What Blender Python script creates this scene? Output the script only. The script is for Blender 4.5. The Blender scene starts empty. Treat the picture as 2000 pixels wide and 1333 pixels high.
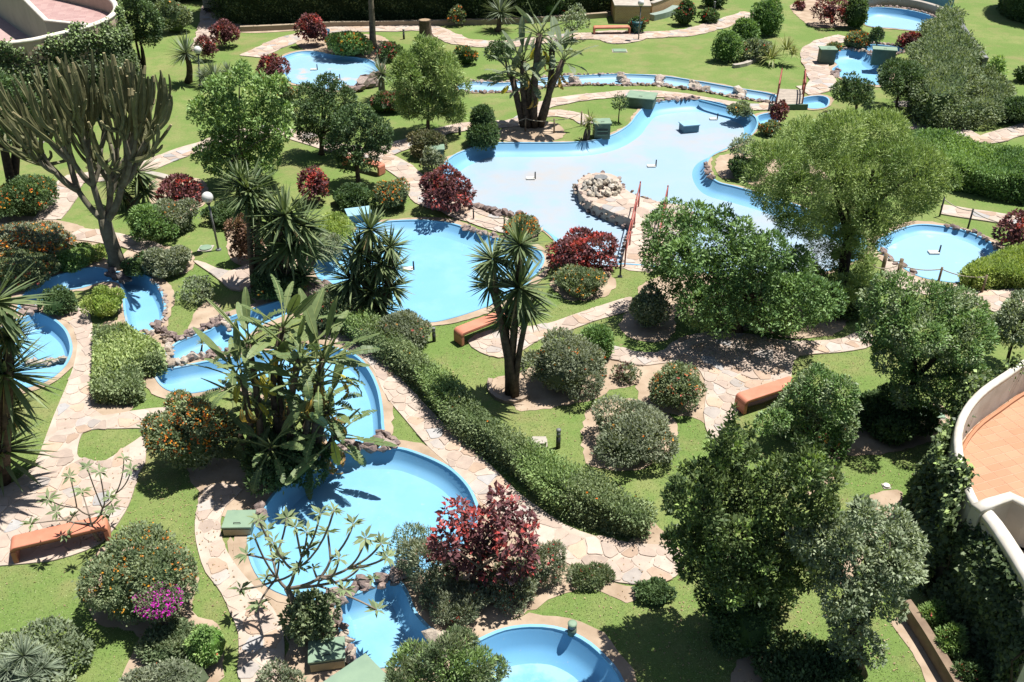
import bpy, bmesh, math, random
import numpy as np
from mathutils import Vector, Matrix, Quaternion
from mathutils.geometry import delaunay_2d_cdt

# ------------------------------------------------------------------ camera, world, sun, exposure
SC = bpy.context.scene
COL = SC.collection
F_PX, TH, CAM_H = 1823.0, math.radians(32.15), 14.0
CT, ST = math.cos(TH), math.sin(TH)
cam_d = bpy.data.cameras.new("camera")
cam = bpy.data.objects.new("camera", cam_d)
COL.objects.link(cam)
cam_d.sensor_width = 36.0
cam_d.lens = F_PX / 2000.0 * 36.0
cam_d.clip_start, cam_d.clip_end = 0.3, 2000.0
cam.location = (0, 0, CAM_H)
cam.rotation_euler = (math.pi / 2 - TH, 0, 0)
SC.camera = cam

SUN_EL, SUN_AZ = math.radians(71.0), math.radians(66.0)      # azimuth clockwise from +Y
sunv = Vector((math.cos(SUN_EL) * math.sin(SUN_AZ), math.cos(SUN_EL) * math.cos(SUN_AZ), math.sin(SUN_EL)))
world = bpy.data.worlds.new("World")
SC.world = world
world.use_nodes = True
wn = world.node_tree
wn.nodes.clear()
sky = wn.nodes.new("ShaderNodeTexSky")
sky.sky_type = "NISHITA"
sky.sun_disc = False
sky.sun_elevation = SUN_EL
sky.sun_rotation = SUN_AZ
bg = wn.nodes.new("ShaderNodeBackground")
bg.inputs[1].default_value = 0.05
wo = wn.nodes.new("ShaderNodeOutputWorld")
wn.links.new(sky.outputs[0], bg.inputs[0])
wn.links.new(bg.outputs[0], wo.inputs[0])
sun_d = bpy.data.lights.new("sun", "SUN")
sun_d.energy = 5.0
sun_d.angle = math.radians(0.5)
sun_d.color = (1.0, 0.955, 0.89)
sun = bpy.data.objects.new("sun", sun_d)
COL.objects.link(sun)
sun.rotation_euler = sunv.to_track_quat("Z", "Y").to_euler()
SC.view_settings.view_transform = "Standard"
SC.view_settings.look = "None"
SC.view_settings.gamma = 1.0
SC.view_settings.exposure = 0.95
SC.view_settings.use_curve_mapping = False
SC.cycles.max_bounces = 6
SC.cycles.diffuse_bounces = 2
SC.cycles.glossy_bounces = 2
SC.cycles.transmission_bounces = 4

# ------------------------------------------------------------------ places: a spot in the photo -> a spot on the ground
def ray(u, v):
    x, y = (u - 1000.0) / F_PX, (666.5 - v) / F_PX
    return np.array([x, CT + y * ST, -ST + y * CT])
def g(u, v, z=0.0):
    d = ray(u, v); t = (z - CAM_H) / d[2]
    return np.array([d[0] * t, d[1] * t, z])
def on_y(u, v, Y):
    d = ray(u, v); t = Y / d[1]
    return np.array([d[0] * t, Y, CAM_H + d[2] * t])
def ppm(p):
    return F_PX / (p[1] * CT - (p[2] - CAM_H) * ST)
def gl(pts, z=0.0):
    return np.array([g(u, v, z)[:2] for u, v in pts])
def norm(a):
    return a / np.maximum(np.linalg.norm(a, axis=-1, keepdims=True), 1e-9)

# ------------------------------------------------------------------ objects
def tag(o, label=None, cat=None, group=None, kind=None):
    if label: o["label"] = label
    if cat: o["category"] = cat
    if group: o["group"] = group
    if kind: o["kind"] = kind
    return o
def thing(name, loc, label, cat, group=None, rot=0.0):
    o = bpy.data.objects.new(name, None)
    o.empty_display_size = 0.2
    COL.objects.link(o)
    o.location = loc; o.rotation_euler = (0, 0, rot)
    return tag(o, label, cat, group)
def link(name, me, parent=None, mat=None, loc=None, rot=None, scale=None):
    o = bpy.data.objects.new(name, me)
    COL.objects.link(o)
    if parent is not None: o.parent = parent
    if mat is not None and me is not None and not me.materials: me.materials.append(mat)
    if loc is not None: o.location = loc
    if rot is not None: o.rotation_euler = rot
    if scale is not None: o.scale = (scale,) * 3 if np.isscalar(scale) else scale
    return o
def pydata(name, V, Fc, smooth=False, tint=None):
    me = bpy.data.meshes.new(name)
    me.from_pydata([tuple(map(float, v)) for v in V], [], [tuple(map(int, f)) for f in Fc])
    if smooth: me.polygons.foreach_set("use_smooth", [True] * len(me.polygons))
    if tint is not None:
        a = me.attributes.new("tint", "FLOAT_COLOR", "POINT")
        a.data.foreach_set("color", np.tile(np.array([*tint, 1.0], dtype=np.float32), len(me.vertices)))
    me.update()
    return me
def quads_mesh(name, V, Q, C=None, smooth=False):
    me = bpy.data.meshes.new(name)
    V = np.ascontiguousarray(V, dtype=np.float32); Q = np.ascontiguousarray(Q, dtype=np.int32)
    me.vertices.add(len(V)); me.vertices.foreach_set("co", V.ravel())
    me.loops.add(Q.size); me.loops.foreach_set("vertex_index", Q.ravel())
    me.polygons.add(len(Q)); me.polygons.foreach_set("loop_start", np.arange(0, Q.size, 4, dtype=np.int32))
    if smooth: me.polygons.foreach_set("use_smooth", np.ones(len(Q), dtype=bool))
    me.update(calc_edges=True)
    if C is not None:
        a = me.attributes.new("tint", "FLOAT_COLOR", "POINT")
        a.data.foreach_set("color", np.ascontiguousarray(np.c_[C, np.ones(len(C))], dtype=np.float32).ravel())
    return me
class Geo:                                                   # collects boxes and tubes for ONE mesh
    def __init__(s): s.V, s.F = [], []
    def add(s, V, Fc):
        n = len(s.V); s.V += [tuple(v) for v in V]; s.F += [tuple(i + n for i in f) for f in Fc]; return s
    def box(s, c, d, rz=0.0, bev=0.0):
        x, y, z = d[0] / 2, d[1] / 2, d[2] / 2
        ca, sa = math.cos(rz), math.sin(rz)
        V = []
        for sz in (-1, 1):
            for sx, sy in ((-1, -1), (1, -1), (1, 1), (-1, 1)):
                px, py = sx * x, sy * y
                V.append((c[0] + px * ca - py * sa, c[1] + px * sa + py * ca, c[2] + sz * z))
        return s.add(V, [(3, 2, 1, 0), (4, 5, 6, 7), (0, 1, 5, 4), (1, 2, 6, 5), (2, 3, 7, 6), (3, 0, 4, 7)])
    def tube(s, P, R, n=7, star=0.0, cap=True):
        P = np.array(P, float); R = np.broadcast_to(np.array(R, float), (len(P),))
        T = norm(np.gradient(P, axis=0))
        ref = np.array([0.0, 0, 1]) if abs(T[0][2]) < 0.9 else np.array([1.0, 0, 0])
        a = norm(np.cross(T[0], ref)); V = []
        for i in range(len(P)):
            a = norm(a - T[i] * np.dot(a, T[i])); b = np.cross(T[i], a)
            for k in range(n):
                th = 2 * math.pi * k / n
                r = R[i] * (1.0 - (star if k % 2 else 0.0))
                V.append(P[i] + r * (a * math.cos(th) + b * math.sin(th)))
        Fc = [(i * n + k, i * n + (k + 1) % n, (i + 1) * n + (k + 1) % n, (i + 1) * n + k) for i in range(len(P) - 1) for k in range(n)]
        if cap: Fc += [tuple(range((len(P) - 1) * n, len(P) * n)), tuple(range(n - 1, -1, -1))]
        return s.add(V, Fc)
    def mesh(s, name, smooth=False, bevel=0.0):
        me = pydata(name, s.V, s.F, smooth)
        if bevel:
            bm = bmesh.new(); bm.from_mesh(me)
            bmesh.ops.bevel(bm, geom=bm.edges[:], offset=bevel, segments=2, affect="EDGES", profile=0.6)
            bm.to_mesh(me); bm.free()
        return me

# ------------------------------------------------------------------ polygons
def area2(P): return float(np.sum(P[:, 0] * np.roll(P[:, 1], -1) - np.roll(P[:, 0], -1) * P[:, 1]))
def ccw(P): return P if area2(P) > 0 else P[::-1].copy()
def smooth_poly(P, step=0.18, closed=True):
    P = np.asarray(P, float); n = len(P); out = []
    for i in range(n if closed else n - 1):
        if closed: p0, p1, p2, p3 = P[(i - 1) % n], P[i], P[(i + 1) % n], P[(i + 2) % n]
        else: p0, p1, p2, p3 = P[max(i - 1, 0)], P[i], P[i + 1], P[min(i + 2, n - 1)]
        m = max(2, int(np.linalg.norm(p2 - p1) / step))
        for k in range(m):
            t = k / m
            out.append(0.5 * ((2 * p1) + (p2 - p0) * t + (2 * p0 - 5 * p1 + 4 * p2 - p3) * t * t + (3 * p1 - p0 - 3 * p2 + p3) * t ** 3))
    if not closed: out.append(P[-1])
    return np.array(out)
def offset(P, d, closed=True):                                # +d = inward for ccw
    if closed: T = np.roll(P, -1, 0) - np.roll(P, 1, 0)
    else: T = np.gradient(P, axis=0)
    T = norm(T)
    return P + np.c_[-T[:, 1], T[:, 0]] * d
def inside(pts, poly):
    x, y = pts[:, 0], pts[:, 1]; r = np.zeros(len(pts), bool)
    x0, y0 = poly[:, 0], poly[:, 1]; x1, y1 = np.roll(x0, -1), np.roll(y0, -1)
    for a, b, c, d in zip(x0, y0, x1, y1):
        if b == d: continue
        hit = ((b > y) != (d > y)) & (x < (c - a) * (y - b) / (d - b) + a)
        r ^= hit
    return r
def tri_fill(loops, holes=()):
    V, E = [], []
    for L in list(loops) + list(holes):
        n = len(V); V += [Vector((float(p[0]), float(p[1]))) for p in L]
        E += [(n + i, n + (i + 1) % len(L)) for i in range(len(L))]
    v, e, f, _, _, _ = delaunay_2d_cdt(V, E, [], 0, 1e-5)
    v = np.array([(p.x, p.y) for p in v]); f = np.array([t for t in f if len(t) == 3])
    c = v[f].mean(1)
    ok = np.zeros(len(c), bool)
    for L in loops: ok |= inside(c, np.asarray(L))
    for h in holes: ok &= ~inside(c, np.asarray(h))
    return v, f[ok]
def near_edge(p, poly):
    a = poly; b = np.roll(poly, -1, 0); ab = b - a
    t = np.clip(((p - a) * ab).sum(1) / np.maximum((ab ** 2).sum(1), 1e-12), 0, 1)
    q = a + ab * t[:, None]; d = np.linalg.norm(q - p, axis=1); i = d.argmin()
    return q[i], d[i]

# ------------------------------------------------------------------ materials
class M:
    def __init__(s, name):
        s.m = bpy.data.materials.new(name); s.m.use_nodes = True
        s.t = s.m.node_tree; s.t.nodes.clear()
        s.out = s.n("ShaderNodeOutputMaterial"); s.b = s.n("ShaderNodeBsdfPrincipled")
        s.l(s.b.outputs[0], s.out.inputs[0])
    def n(s, k, **kw):
        o = s.t.nodes.new(k)
        for a, b in kw.items(): setattr(o, a, b)
        return o
    def l(s, a, b): s.t.links.new(a, b)
    def coords(s):
        if not hasattr(s, "_c"): s._c = s.n("ShaderNodeNewGeometry").outputs["Position"]
        return s._c
    def noise(s, scale, detail=4.0, rough=0.55, vec=None, lo=None, hi=None):
        o = s.n("ShaderNodeTexNoise"); o.inputs["Scale"].default_value = scale
        o.inputs["Detail"].default_value = detail; o.inputs["Roughness"].default_value = rough
        s.l(vec or s.coords(), o.inputs["Vector"])
        if lo is None: return o.outputs["Fac"]
        r = s.n("ShaderNodeMapRange"); r.inputs[1].default_value = lo; r.inputs[2].default_value = hi
        s.l(o.outputs["Fac"], r.inputs[0]); return r.outputs[0]
    def mix(s, f, a, b, mode="MIX"):
        o = s.n("ShaderNodeMix", data_type="RGBA", blend_type=mode)
        for i, v in ((0, f), (6, a), (7, b)):
            if isinstance(v, (int, float)): o.inputs[i].default_value = v
            elif isinstance(v, (tuple, list)): o.inputs[i].default_value = (*v, 1.0)
            else: s.l(v, o.inputs[i])
        return o.outputs[2]
    def attr(s, name="tint"):
        return s.n("ShaderNodeAttribute", attribute_name=name).outputs["Color"]
    def base(s, c, rough=0.7, spec=0.3):
        if isinstance(c, tuple): s.b.inputs["Base Color"].default_value = (*c, 1)
        else: s.l(c, s.b.inputs["Base Color"])
        s.b.inputs["Roughness"].default_value = rough
        s.b.inputs["Specular IOR Level"].default_value = spec
        return s
    def bump(s, h, strength=0.3, dist=0.02):
        o = s.n("ShaderNodeBump"); o.inputs["Strength"].default_value = strength; o.inputs["Distance"].default_value = dist
        s.l(h, o.inputs["Height"]); s.l(o.outputs[0], s.b.inputs["Normal"]); return s

ALB = 0.70                                                   # everyday albedo of paint and stone
def plain(name, c, c2=None, scale=6.0, rough=0.6, spec=0.3, bump=0.0, bscale=40.0):
    m = M(name); c = tuple(x * ALB for x in c); c2 = tuple(x * ALB for x in c2) if c2 else None
    col = m.mix(m.noise(scale, 5, lo=0.35, hi=0.65), c, c2 or tuple(x * 0.78 for x in c))
    m.base(col, rough, spec)
    if bump: m.bump(m.noise(bscale, 3), bump, 0.01)
    return m.m
def leaf_mat(name, trans=0.25, rough=0.5, spec=0.35):
    m = M(name); c = m.attr()
    m.base(c, rough, spec)
    tr = m.n("ShaderNodeBsdfTranslucent")
    m.l(m.mix(1.0, c, (1.25, 1.3, 0.6), "MULTIPLY"), tr.inputs[0])
    mx = m.n("ShaderNodeMixShader"); mx.inputs[0].default_value = trans
    m.l(m.b.outputs[0], mx.inputs[1]); m.l(tr.outputs[0], mx.inputs[2]); m.l(mx.outputs[0], m.out.inputs[0])
    return m.m
LEAF = leaf_mat("leaf_soft", 0.25, 0.6, 0.2)
LEAF_G = leaf_mat("leaf_glossy", 0.2, 0.5, 0.28)
PETAL = leaf_mat("petal", 0.3, 0.6, 0.2)
def tinted(name, rough=0.8, spec=0.2, var=0.35, scale=9.0, bump=0.35, bscale=22.0, dist=0.02):
    m = M(name); c = m.mix(1.0, m.attr(), (ALB, ALB, ALB), "MULTIPLY")
    c2 = m.mix(m.noise(scale, 6, 0.65, lo=0.3, hi=0.7), c, (1 - var, 1 - var, 1 - var * 0.9), "MULTIPLY")
    m.base(c2, rough, spec); m.bump(m.noise(bscale, 5, 0.7), bump, dist)
    return m.m
STONE = tinted("flagstone", var=0.22, scale=5.0)
ROCK = tinted("lava_rock", var=0.5, scale=12.0, bump=0.8, bscale=30.0, dist=0.03)
BARK = plain("bark", (0.17, 0.13, 0.095), (0.075, 0.06, 0.045), 9, 0.85, 0.1, 0.6, 30)
BARK_PALE = plain("pale_bark", (0.30, 0.26, 0.20), (0.17, 0.14, 0.11), 7, 0.85, 0.1, 0.5, 26)
BARK_DARK = plain("dark_bark", (0.085, 0.065, 0.05), (0.045, 0.035, 0.028), 9, 0.9, 0.1, 0.6, 30)
TERRA = plain("terracotta_paint", (0.66, 0.26, 0.165), (0.55, 0.205, 0.125), 3.0, 0.55, 0.35, 0.15, 60)
GREENBOX = plain("pale_green_paint", (0.25, 0.36, 0.25), (0.20, 0.30, 0.215), 2.5, 0.6, 0.3, 0.1, 30)
GREENSIDE = plain("green_paint", (0.13, 0.19, 0.135), (0.09, 0.14, 0.10), 3.5, 0.65, 0.3, 0.1, 30)
CREAM = plain("cream_paint", (0.50, 0.43, 0.27), (0.42, 0.35, 0.21), 3.0, 0.65)
REDRAIL = plain("red_rail_paint", (0.45, 0.115, 0.085), (0.36, 0.09, 0.07), 8, 0.5, 0.4)
METAL_GREY = plain("grey_metal", (0.23, 0.24, 0.24), (0.16, 0.165, 0.165), 10, 0.5, 0.4)
METAL_DARK = plain("dark_metal", (0.035, 0.04, 0.04), (0.02, 0.022, 0.022), 10, 0.5, 0.4)
GLOBE = plain("opal_globe", (0.80, 0.80, 0.78), (0.74, 0.74, 0.71), 2, 0.25, 0.5)
WHITE = plain("white_render", (0.70, 0.66, 0.58), (0.58, 0.53, 0.45), 2.2, 0.8, 0.2, 0.15, 30)
WHITECAP = plain("white_coping", (0.78, 0.75, 0.68), (0.63, 0.58, 0.48), 3.5, 0.75, 0.2, 0.1, 30)
WOODPOST = plain("weathered_post", (0.33, 0.26, 0.18), (0.2, 0.15, 0.1), 12, 0.8, 0.1, 0.4, 40)
ROPE = plain("rope", (0.52, 0.47, 0.36), (0.4, 0.35, 0.26), 30, 0.9, 0.1)
FIXWHITE = plain("white_plastic", (0.78, 0.76, 0.70), (0.62, 0.6, 0.54), 8, 0.5, 0.4)
BLUEBIN = plain("blue_plastic", (0.05, 0.16, 0.26), (0.035, 0.11, 0.19), 6, 0.45, 0.5)
GREYFAB = plain("grey_canvas", (0.30, 0.30, 0.28), (0.2, 0.2, 0.19), 9, 0.9, 0.1, 0.5, 12)
CONC = plain("concrete", (0.50, 0.46, 0.40), (0.38, 0.345, 0.30), 3.0, 0.85, 0.2, 0.25, 40)
SOIL = plain("bare_soil", (0.50, 0.395, 0.295), (0.36, 0.27, 0.19), 1.6, 0.95, 0.1, 0.7, 14)
OCHRE = None
# ------------------------------------------------------------------ traced outlines (photo spots brought down to the ground)
POOLS = {}          # name -> smooth ccw outline
def pool_outline(key, px, z=0.0, step=0.16):
    P = ccw(smooth_poly(gl(px, z), step)); POOLS[key] = P; return P
PO = dict(
 lagoon=[(510,1012),(524,985),(552,952),(598,916),(640,892),(700,880),(770,878),(818,890),(872,915),(906,945),(924,975),(930,1000),(922,1035),(892,1078),(840,1112),(775,1128),(700,1150),(652,1166),(600,1170),(556,1160),(520,1140),(497,1105),(488,1065),(494,1035)],
 basin=[(662,1176),(700,1162),(768,1136),(792,1160),(806,1195),(836,1230),(866,1250),(858,1272),(828,1292),(770,1300),(692,1302),(677,1262),(664,1215)],
 round_front=[(938,1254),(985,1234),(1035,1227),(1082,1230),(1118,1242),(1152,1262),(1182,1290),(1206,1320),(1222,1372),(1200,1430),(1120,1480),(1000,1480),(920,1430),(890,1370),(890,1310),(906,1275)],
 channel=[(306,727),(312,747),(330,762),(358,769),(396,765),(440,755),(500,760),(560,782),(610,812),(640,850),(650,874),(690,872),(742,856),(745,828),(742,790),(734,755),(717,722),(692,697),(650,682),(590,678),(520,690),(450,702),(400,710),(340,722)],
 cascade=[(330,706),(328,690),(345,674),(375,660),(410,648),(440,627),(480,612),(520,598),(580,583),(592,598),(545,620),(505,638),(475,662),(448,684),(400,694),(352,704)],
 stream=[(36,612),(54,572),(90,549),(140,533),(185,525),(225,534),(262,533),(295,546),(315,575),(321,605),(312,630),(296,648),(275,655),(255,641),(247,615),(243,580),(235,554),(200,551),(160,563),(115,570),(86,584),(68,602),(56,613)],
 pond_left=[(52,622),(70,614),(100,624),(124,644),(135,666),(137,690),(125,716),(100,739),(70,753),(40,758),(0,750),(-25,725),(-25,680),(0,648),(28,630)],
 pool_round=[(616,524),(628,500),(650,478),(690,456),(735,440),(770,434),(826,433),(876,438),(914,449),(950,462),(1000,475),(1042,486),(1060,505),(1050,530),(1022,560),(986,585),(940,603),(885,621),(838,630),(790,622),(740,610),(690,595),(655,578),(632,555)],
 pool_main=[(868,326),(884,308),(908,296),(940,284),(985,281),(1050,281),(1120,280),(1165,275),(1200,264),(1230,245),(1246,225),(1264,208),(1300,200),(1362,196),(1420,207),(1466,224),(1478,240),(1470,260),(1445,280),(1412,294),(1388,306),(1379,322),(1385,342),(1402,358),(1440,368),(1500,385),(1560,405),(1620,430),(1672,455),(1690,478),(1678,502),(1640,522),(1580,536),(1500,540),(1400,536),(1280,522),(1216,517),(1187,521),(1140,513),(1100,490),(1078,462),(1050,442),(1010,426),(960,415),(918,402),(896,386),(874,352)],
 pool_right=[(1712,478),(1740,458),(1790,442),(1845,445),(1892,456),(1930,474),(1946,492),(1932,512),(1906,532),(1880,552),(1832,549),(1790,539),(1752,516),(1722,496)],
 stream_far=[(900,166),(940,162),(990,164),(1085,152),(1150,149),(1215,147),(1290,150),(1360,160),(1440,174),(1500,184),(1515,190),(1510,200),(1440,190),(1360,176),(1285,166),(1215,165),(1150,165),(1085,168),(1000,178),(930,181),(900,177)],
 pool_back=[(546,118),(575,105),(610,102),(650,109),(690,113),(722,119),(742,134),(740,150),(722,165),(700,173),(672,177),(630,174),(598,168),(570,162),(556,148),(548,132)],
 pool_corner=[(1625,104),(1640,100),(1670,99),(1698,105),(1702,114),(1725,129),(1736,145),(1732,159),(1712,167),(1680,162),(1652,156),(1634,146),(1627,137),(1637,128),(1626,118)],
 pond_stone=[(1668,98),(1700,89),(1740,92),(1768,98),(1742,107),(1706,103)],
 pool_top=[(1687,33),(1692,19),(1722,16),(1772,21),(1816,32),(1834,46),(1826,60),(1800,62),(1742,56),(1702,53),(1688,46)],
 stream_end=[(1568,194),(1600,189),(1617,195),(1612,210),(1582,213),(1570,204)],
 stream_tail=[(1482,228),(1512,223),(1518,238),(1494,246),(1484,240)],
)
for k, px in PO.items(): pool_outline(k, px)

PATHS = {}
def path_poly(key, px, step=0.35): PATHS[key] = ccw(smooth_poly(gl(px), step)); return PATHS[key]
def path_stroke(key, px, w, step=0.4):
    P = smooth_poly(gl(px), step, False)
    rng = np.random.default_rng(len(px) * 7 + int(px[0][0]))
    T = norm(np.gradient(P, axis=0)); N = np.c_[-T[:, 1], T[:, 0]]
    wl = w / 2 * (1 + rng.uniform(-.12, .12, len(P))); wr = w / 2 * (1 + rng.uniform(-.12, .12, len(P)))
    PATHS[key] = ccw(np.r_[P + N * wl[:, None], (P - N * wr[:, None])[::-1]]); return PATHS[key]
path_poly("plaza_left", [(100,612),(165,598),(178,625),(182,660),(181,800),(260,804),(330,797),(341,828),(290,836),(286,876),(284,905),(270,928),(261,962),(246,1000),(215,1045),(190,1066),(140,1087),(60,1102),(-90,1098),(-90,985),(0,955),(40,935),(70,905),(88,860),(105,815),(122,775),(138,735),(148,700),(151,660),(135,632)])
HOLE_L = ccw(smooth_poly(gl([(160,850),(178,841),(230,839),(280,839),(279,852),(240,878),(205,902),(165,898),(151,888)]), .2))
path_poly("path_front", [(400,955),(384,1000),(381,1040),(388,1080),(402,1120),(430,1155),(450,1200),(466,1240),(474,1345),(546,1345),(556,1260),(546,1212),(520,1172),(490,1140),(457,1100),(436,1060),(431,1020),(442,990),(474,958),(440,946)])
path_poly("path_hedge", [(598,640),(655,670),(700,692),(731,726),(744,757),(760,784),(783,811),(808,841),(838,876),(873,907),(899,932),(929,971),(961,1000),(1002,1022),(1040,1050),(1060,1080),(1108,1102),(1150,1122),(1210,1140),(1290,1142),(1336,1112),(1332,1086),(1290,1066),(1240,1064),(1165,1050),(1102,1026),(1055,995),(1010,962),(962,914),(906,866),(856,818),(806,766),(772,728),(738,688),(680,652),(610,622)])
path_poly("path_bench", [(913,668),(945,650),(985,642),(1060,636),(1110,620),(1160,603),(1232,582),(1242,604),(1205,616),(1160,629),(1115,646),(1060,662),(1010,692),(975,700),(938,690)])
path_poly("plaza_centre", [(1190,676),(1240,688),(1290,690),(1310,672),(1350,656),(1400,649),(1470,655),(1510,664),(1570,668),(1640,664),(1690,644),(1704,676),(1640,690),(1562,696),(1548,715),(1545,742),(1535,765),(1490,788),(1447,800),(1425,830),(1412,868),(1385,856),(1374,810),(1380,765),(1368,728),(1340,708),(1290,712),(1250,716),(1205,706),(1186,700)])
path_poly("path_right", [(1730,505),(1752,522),(1790,546),(1832,557),(1885,561),(1950,570),(2060,545),(2060,600),(1990,600),(1945,612),(1900,594),(1840,580),(1775,572),(1730,545)])
path_stroke("path_left", [(90,430),(118,398),(126,372),(146,350),(200,346),(290,325),(345,303),(400,285),(460,266),(520,255),(565,260),(610,275),(650,288),(700,300),(738,308)], 1.05)
path_stroke("path_mid", [(742,306),(772,322),(800,345),(818,370),(832,390),(880,407),(950,432),(1010,448),(1052,458)], 1.05)
path_stroke("path_loop", [(752,298),(792,283),(850,262),(900,250),(960,246),(1010,240),(1042,224),(1062,207),(1120,194),(1190,187),(1250,184),(1320,188),(1400,201),(1470,211),(1518,206)], 1.0)
path_stroke("path_spur", [(1052,226),(1090,222),(1130,230),(1155,243)], 0.9)
path_stroke("path_top", [(490,112),(530,93),(575,75),(640,60),(690,58),(760,57),(830,56),(870,70),(900,82),(950,88),(985,88),(1050,80),(1130,72),(1200,73),(1260,70),(1340,65),(1400,50),(1470,27)], 1.45)
path_poly("path_seat", [(1160,64),(1240,62),(1262,76),(1235,84),(1200,87),(1175,81)])
path_stroke("path_gate", [(394,100),(403,72),(410,40),(416,4),(420,-20)], 1.25)
path_stroke("path_bridge", [(1655,74),(1615,84),(1590,98),(1588,112),(1598,140),(1606,160),(1600,174),(1566,178)], 1.3)
path_stroke("path_lawn", [(1772,246),(1850,250),(1890,267),(1922,275),(1960,265),(2030,247)], 1.05)
path_stroke("path_hedgeside", [(1838,411),(1900,420),(1960,430),(2030,440)], 0.9)
path_poly("path_lamp", [(378,512),(402,516),(440,532),(475,524),(505,512),(508,535),(485,566),(452,568),(432,552),(410,535)])
path_stroke("path_cactus", [(145,458),(200,464),(255,476),(300,490)], 0.8)

# ------------------------------------------------------------------ lawn: one sheet to far outside the frame, cut open at the pools
m = M("lawn_grass")
n1 = m.noise(0.35, 3, 0.5, lo=0.40, hi=0.60); n2 = m.noise(1.7, 4, 0.6, lo=0.42, hi=0.68); n3 = m.noise(38, 3, 0.7, lo=0.25, hi=0.75)
c = m.mix(n1, (0.124, 0.186, 0.054), (0.184, 0.214, 0.082))
c = m.mix(n2, c, (0.126, 0.192, 0.055))
pt = m.noise(0.5, 5, 0.65, lo=0.52, hi=0.72)
c = m.mix(pt, c, (0.205, 0.195, 0.092))
c = m.mix(m.noise(2.2, 5, 0.6, lo=0.66, hi=0.74), c, (0.21, 0.17, 0.11))
c = m.mix(m.noise(11, 5, 0.7, lo=0.35, hi=0.65), m.mix(1.0, c, (0.86, 0.88, 0.86), "MULTIPLY"), m.mix(1.0, c, (1.1, 1.08, 1.05), "MULTIPLY"))
c = m.mix(n3, m.mix(1.0, c, (0.62, 0.64, 0.6), "MULTIPLY"), m.mix(1.0, c, (1.16, 1.16, 1.1), "MULTIPLY"))
m.base(c, 0.9, 0.1).bump(m.noise(60, 3, 0.8), 0.45, 0.03)
LAWN = m.m
big = np.array([(-260, -40), (260, -40), (260, 420), (-260, 420)], float)
v, f = tri_fill([big], [POOLS[k] for k in POOLS])
lawn = link("lawn", pydata("lawn", np.c_[v, np.zeros(len(v))], f), None, LAWN); tag(lawn, kind="structure")

# ------------------------------------------------------------------ bare soil beds and tan borders
def sheet(name, P, z, mat, holes=(), parent=None, kind="structure"):
    v, f = tri_fill([P], holes)
    o = link(name, pydata(name, np.c_[v, np.full(len(v), z)], f), parent, mat)
    if parent is None: tag(o, kind=kind)
    return o
_zs = [0.008]
def bed(px, z=None, wob=0.025):
    P = smooth_poly(gl(px), 0.15); rng = np.random.default_rng(int(abs(px[0][0]) + px[0][1]))
    P = P + norm(P - P.mean(0)) * rng.normal(0, wob, len(P))[:, None]
    _zs[0] += 0.0004
    return sheet("soil_bed", ccw(P), _zs[0], SOIL, [POOLS[k] for k in POOLS])
for px in [
    [(1186,700),(1250,716),(1280,712),(1262,735),(1240,752),(1200,762),(1176,760),(1170,725)],
    [(1440,1290),(1520,1280),(1540,1330),(1500,1350),(1430,1345)],
    [(1590,905),(1640,885),(1625,940),(1575,965)],
    [(1010,800),(1000,740),(1100,700),(1190,740),(1175,775),(1090,795)],
    [(955,745),(985,735),(1030,745),(1035,775),(1000,790),(962,775)],
    [(1140,890),(1150,800),(1230,780),(1318,820),(1312,880),(1240,920),(1170,915)],
    [(1250,790),(1262,715),(1370,712),(1392,790),(1400,850),(1378,830),(1350,815)],
    [(760,1020),(920,985),(985,1010),(1110,1095),(1200,1140),(1250,1150),(1230,1180),(1140,1150),(1020,1200),(950,1232),(880,1250),(830,1222),(800,1150)],
    [(172,1110),(225,1062),(375,1090),(378,1195),(425,1220),(438,1300),(420,1340),(245,1340),(268,1242),(185,1212)],
    [(370,905),(460,900),(530,940),(500,1000),(440,1010),(392,975)],
    [(450,1050),(490,1110),(560,1170),(660,1180),(690,1300),(850,1280),(960,1290),(890,1400),(540,1400),(560,1260),(520,1170),(455,1110)],
    [(1700,970),(1760,960),(1745,1020),(1700,1070),(1650,1150),(1640,1120),(1690,1020)],
    [(1740,1215),(1775,1210),(1850,1333),(1900,1400),(1840,1400),(1790,1290)],
    [(1640,880),(1690,800),(1830,790),(1850,850),(1760,880),(1690,890)],
    [(270,480),(370,490),(372,530),(300,540),(240,510)],
    [(400,590),(430,600),(440,640),(395,660),(370,640)],
    [(-20,430),(150,440),(210,510),(170,522),(60,560),(-20,560)],
    [(1210,640),(1235,605),(1310,610),(1318,650),(1290,668),(1240,664)],
    [(1075,560),(1100,530),(1180,530),(1205,555),(1180,580),(1120,588)],
    [(1400,310),(1440,300),(1500,305),(1600,330),(1620,380),(1500,370),(1440,352),(1405,345)],
    [(180,800),(190,640),(310,640),(320,725),(262,740),(258,802)],
    [(1250,560),(1400,520),(1640,560),(1650,640),(1560,662),(1480,650),(1400,640),(1300,610)],
    [(1230,1060),(1270,1020),(1325,1070),(1330,1090),(1290,1068)],
    [(960,270),(990,250),(1080,240),(1100,268),(1040,279)],
    [(1545,10),(1600,0),(1660,20),(1690,45),(1600,55),(1560,35)],
    [(470,64),(700,52),(1000,44),(1180,34),(1180,10),(470,20)],
    [(590,75),(740,70),(760,112),(690,112),(600,100)],
    [(300,352),(395,352),(400,400),(330,420),(296,400)],
    [(448,440),(500,430),(508,515),(452,508)],
    [(500,480),(610,480),(620,520),(640,575),(590,600),(500,590),(480,530)],
  ]: bed(px)
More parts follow.
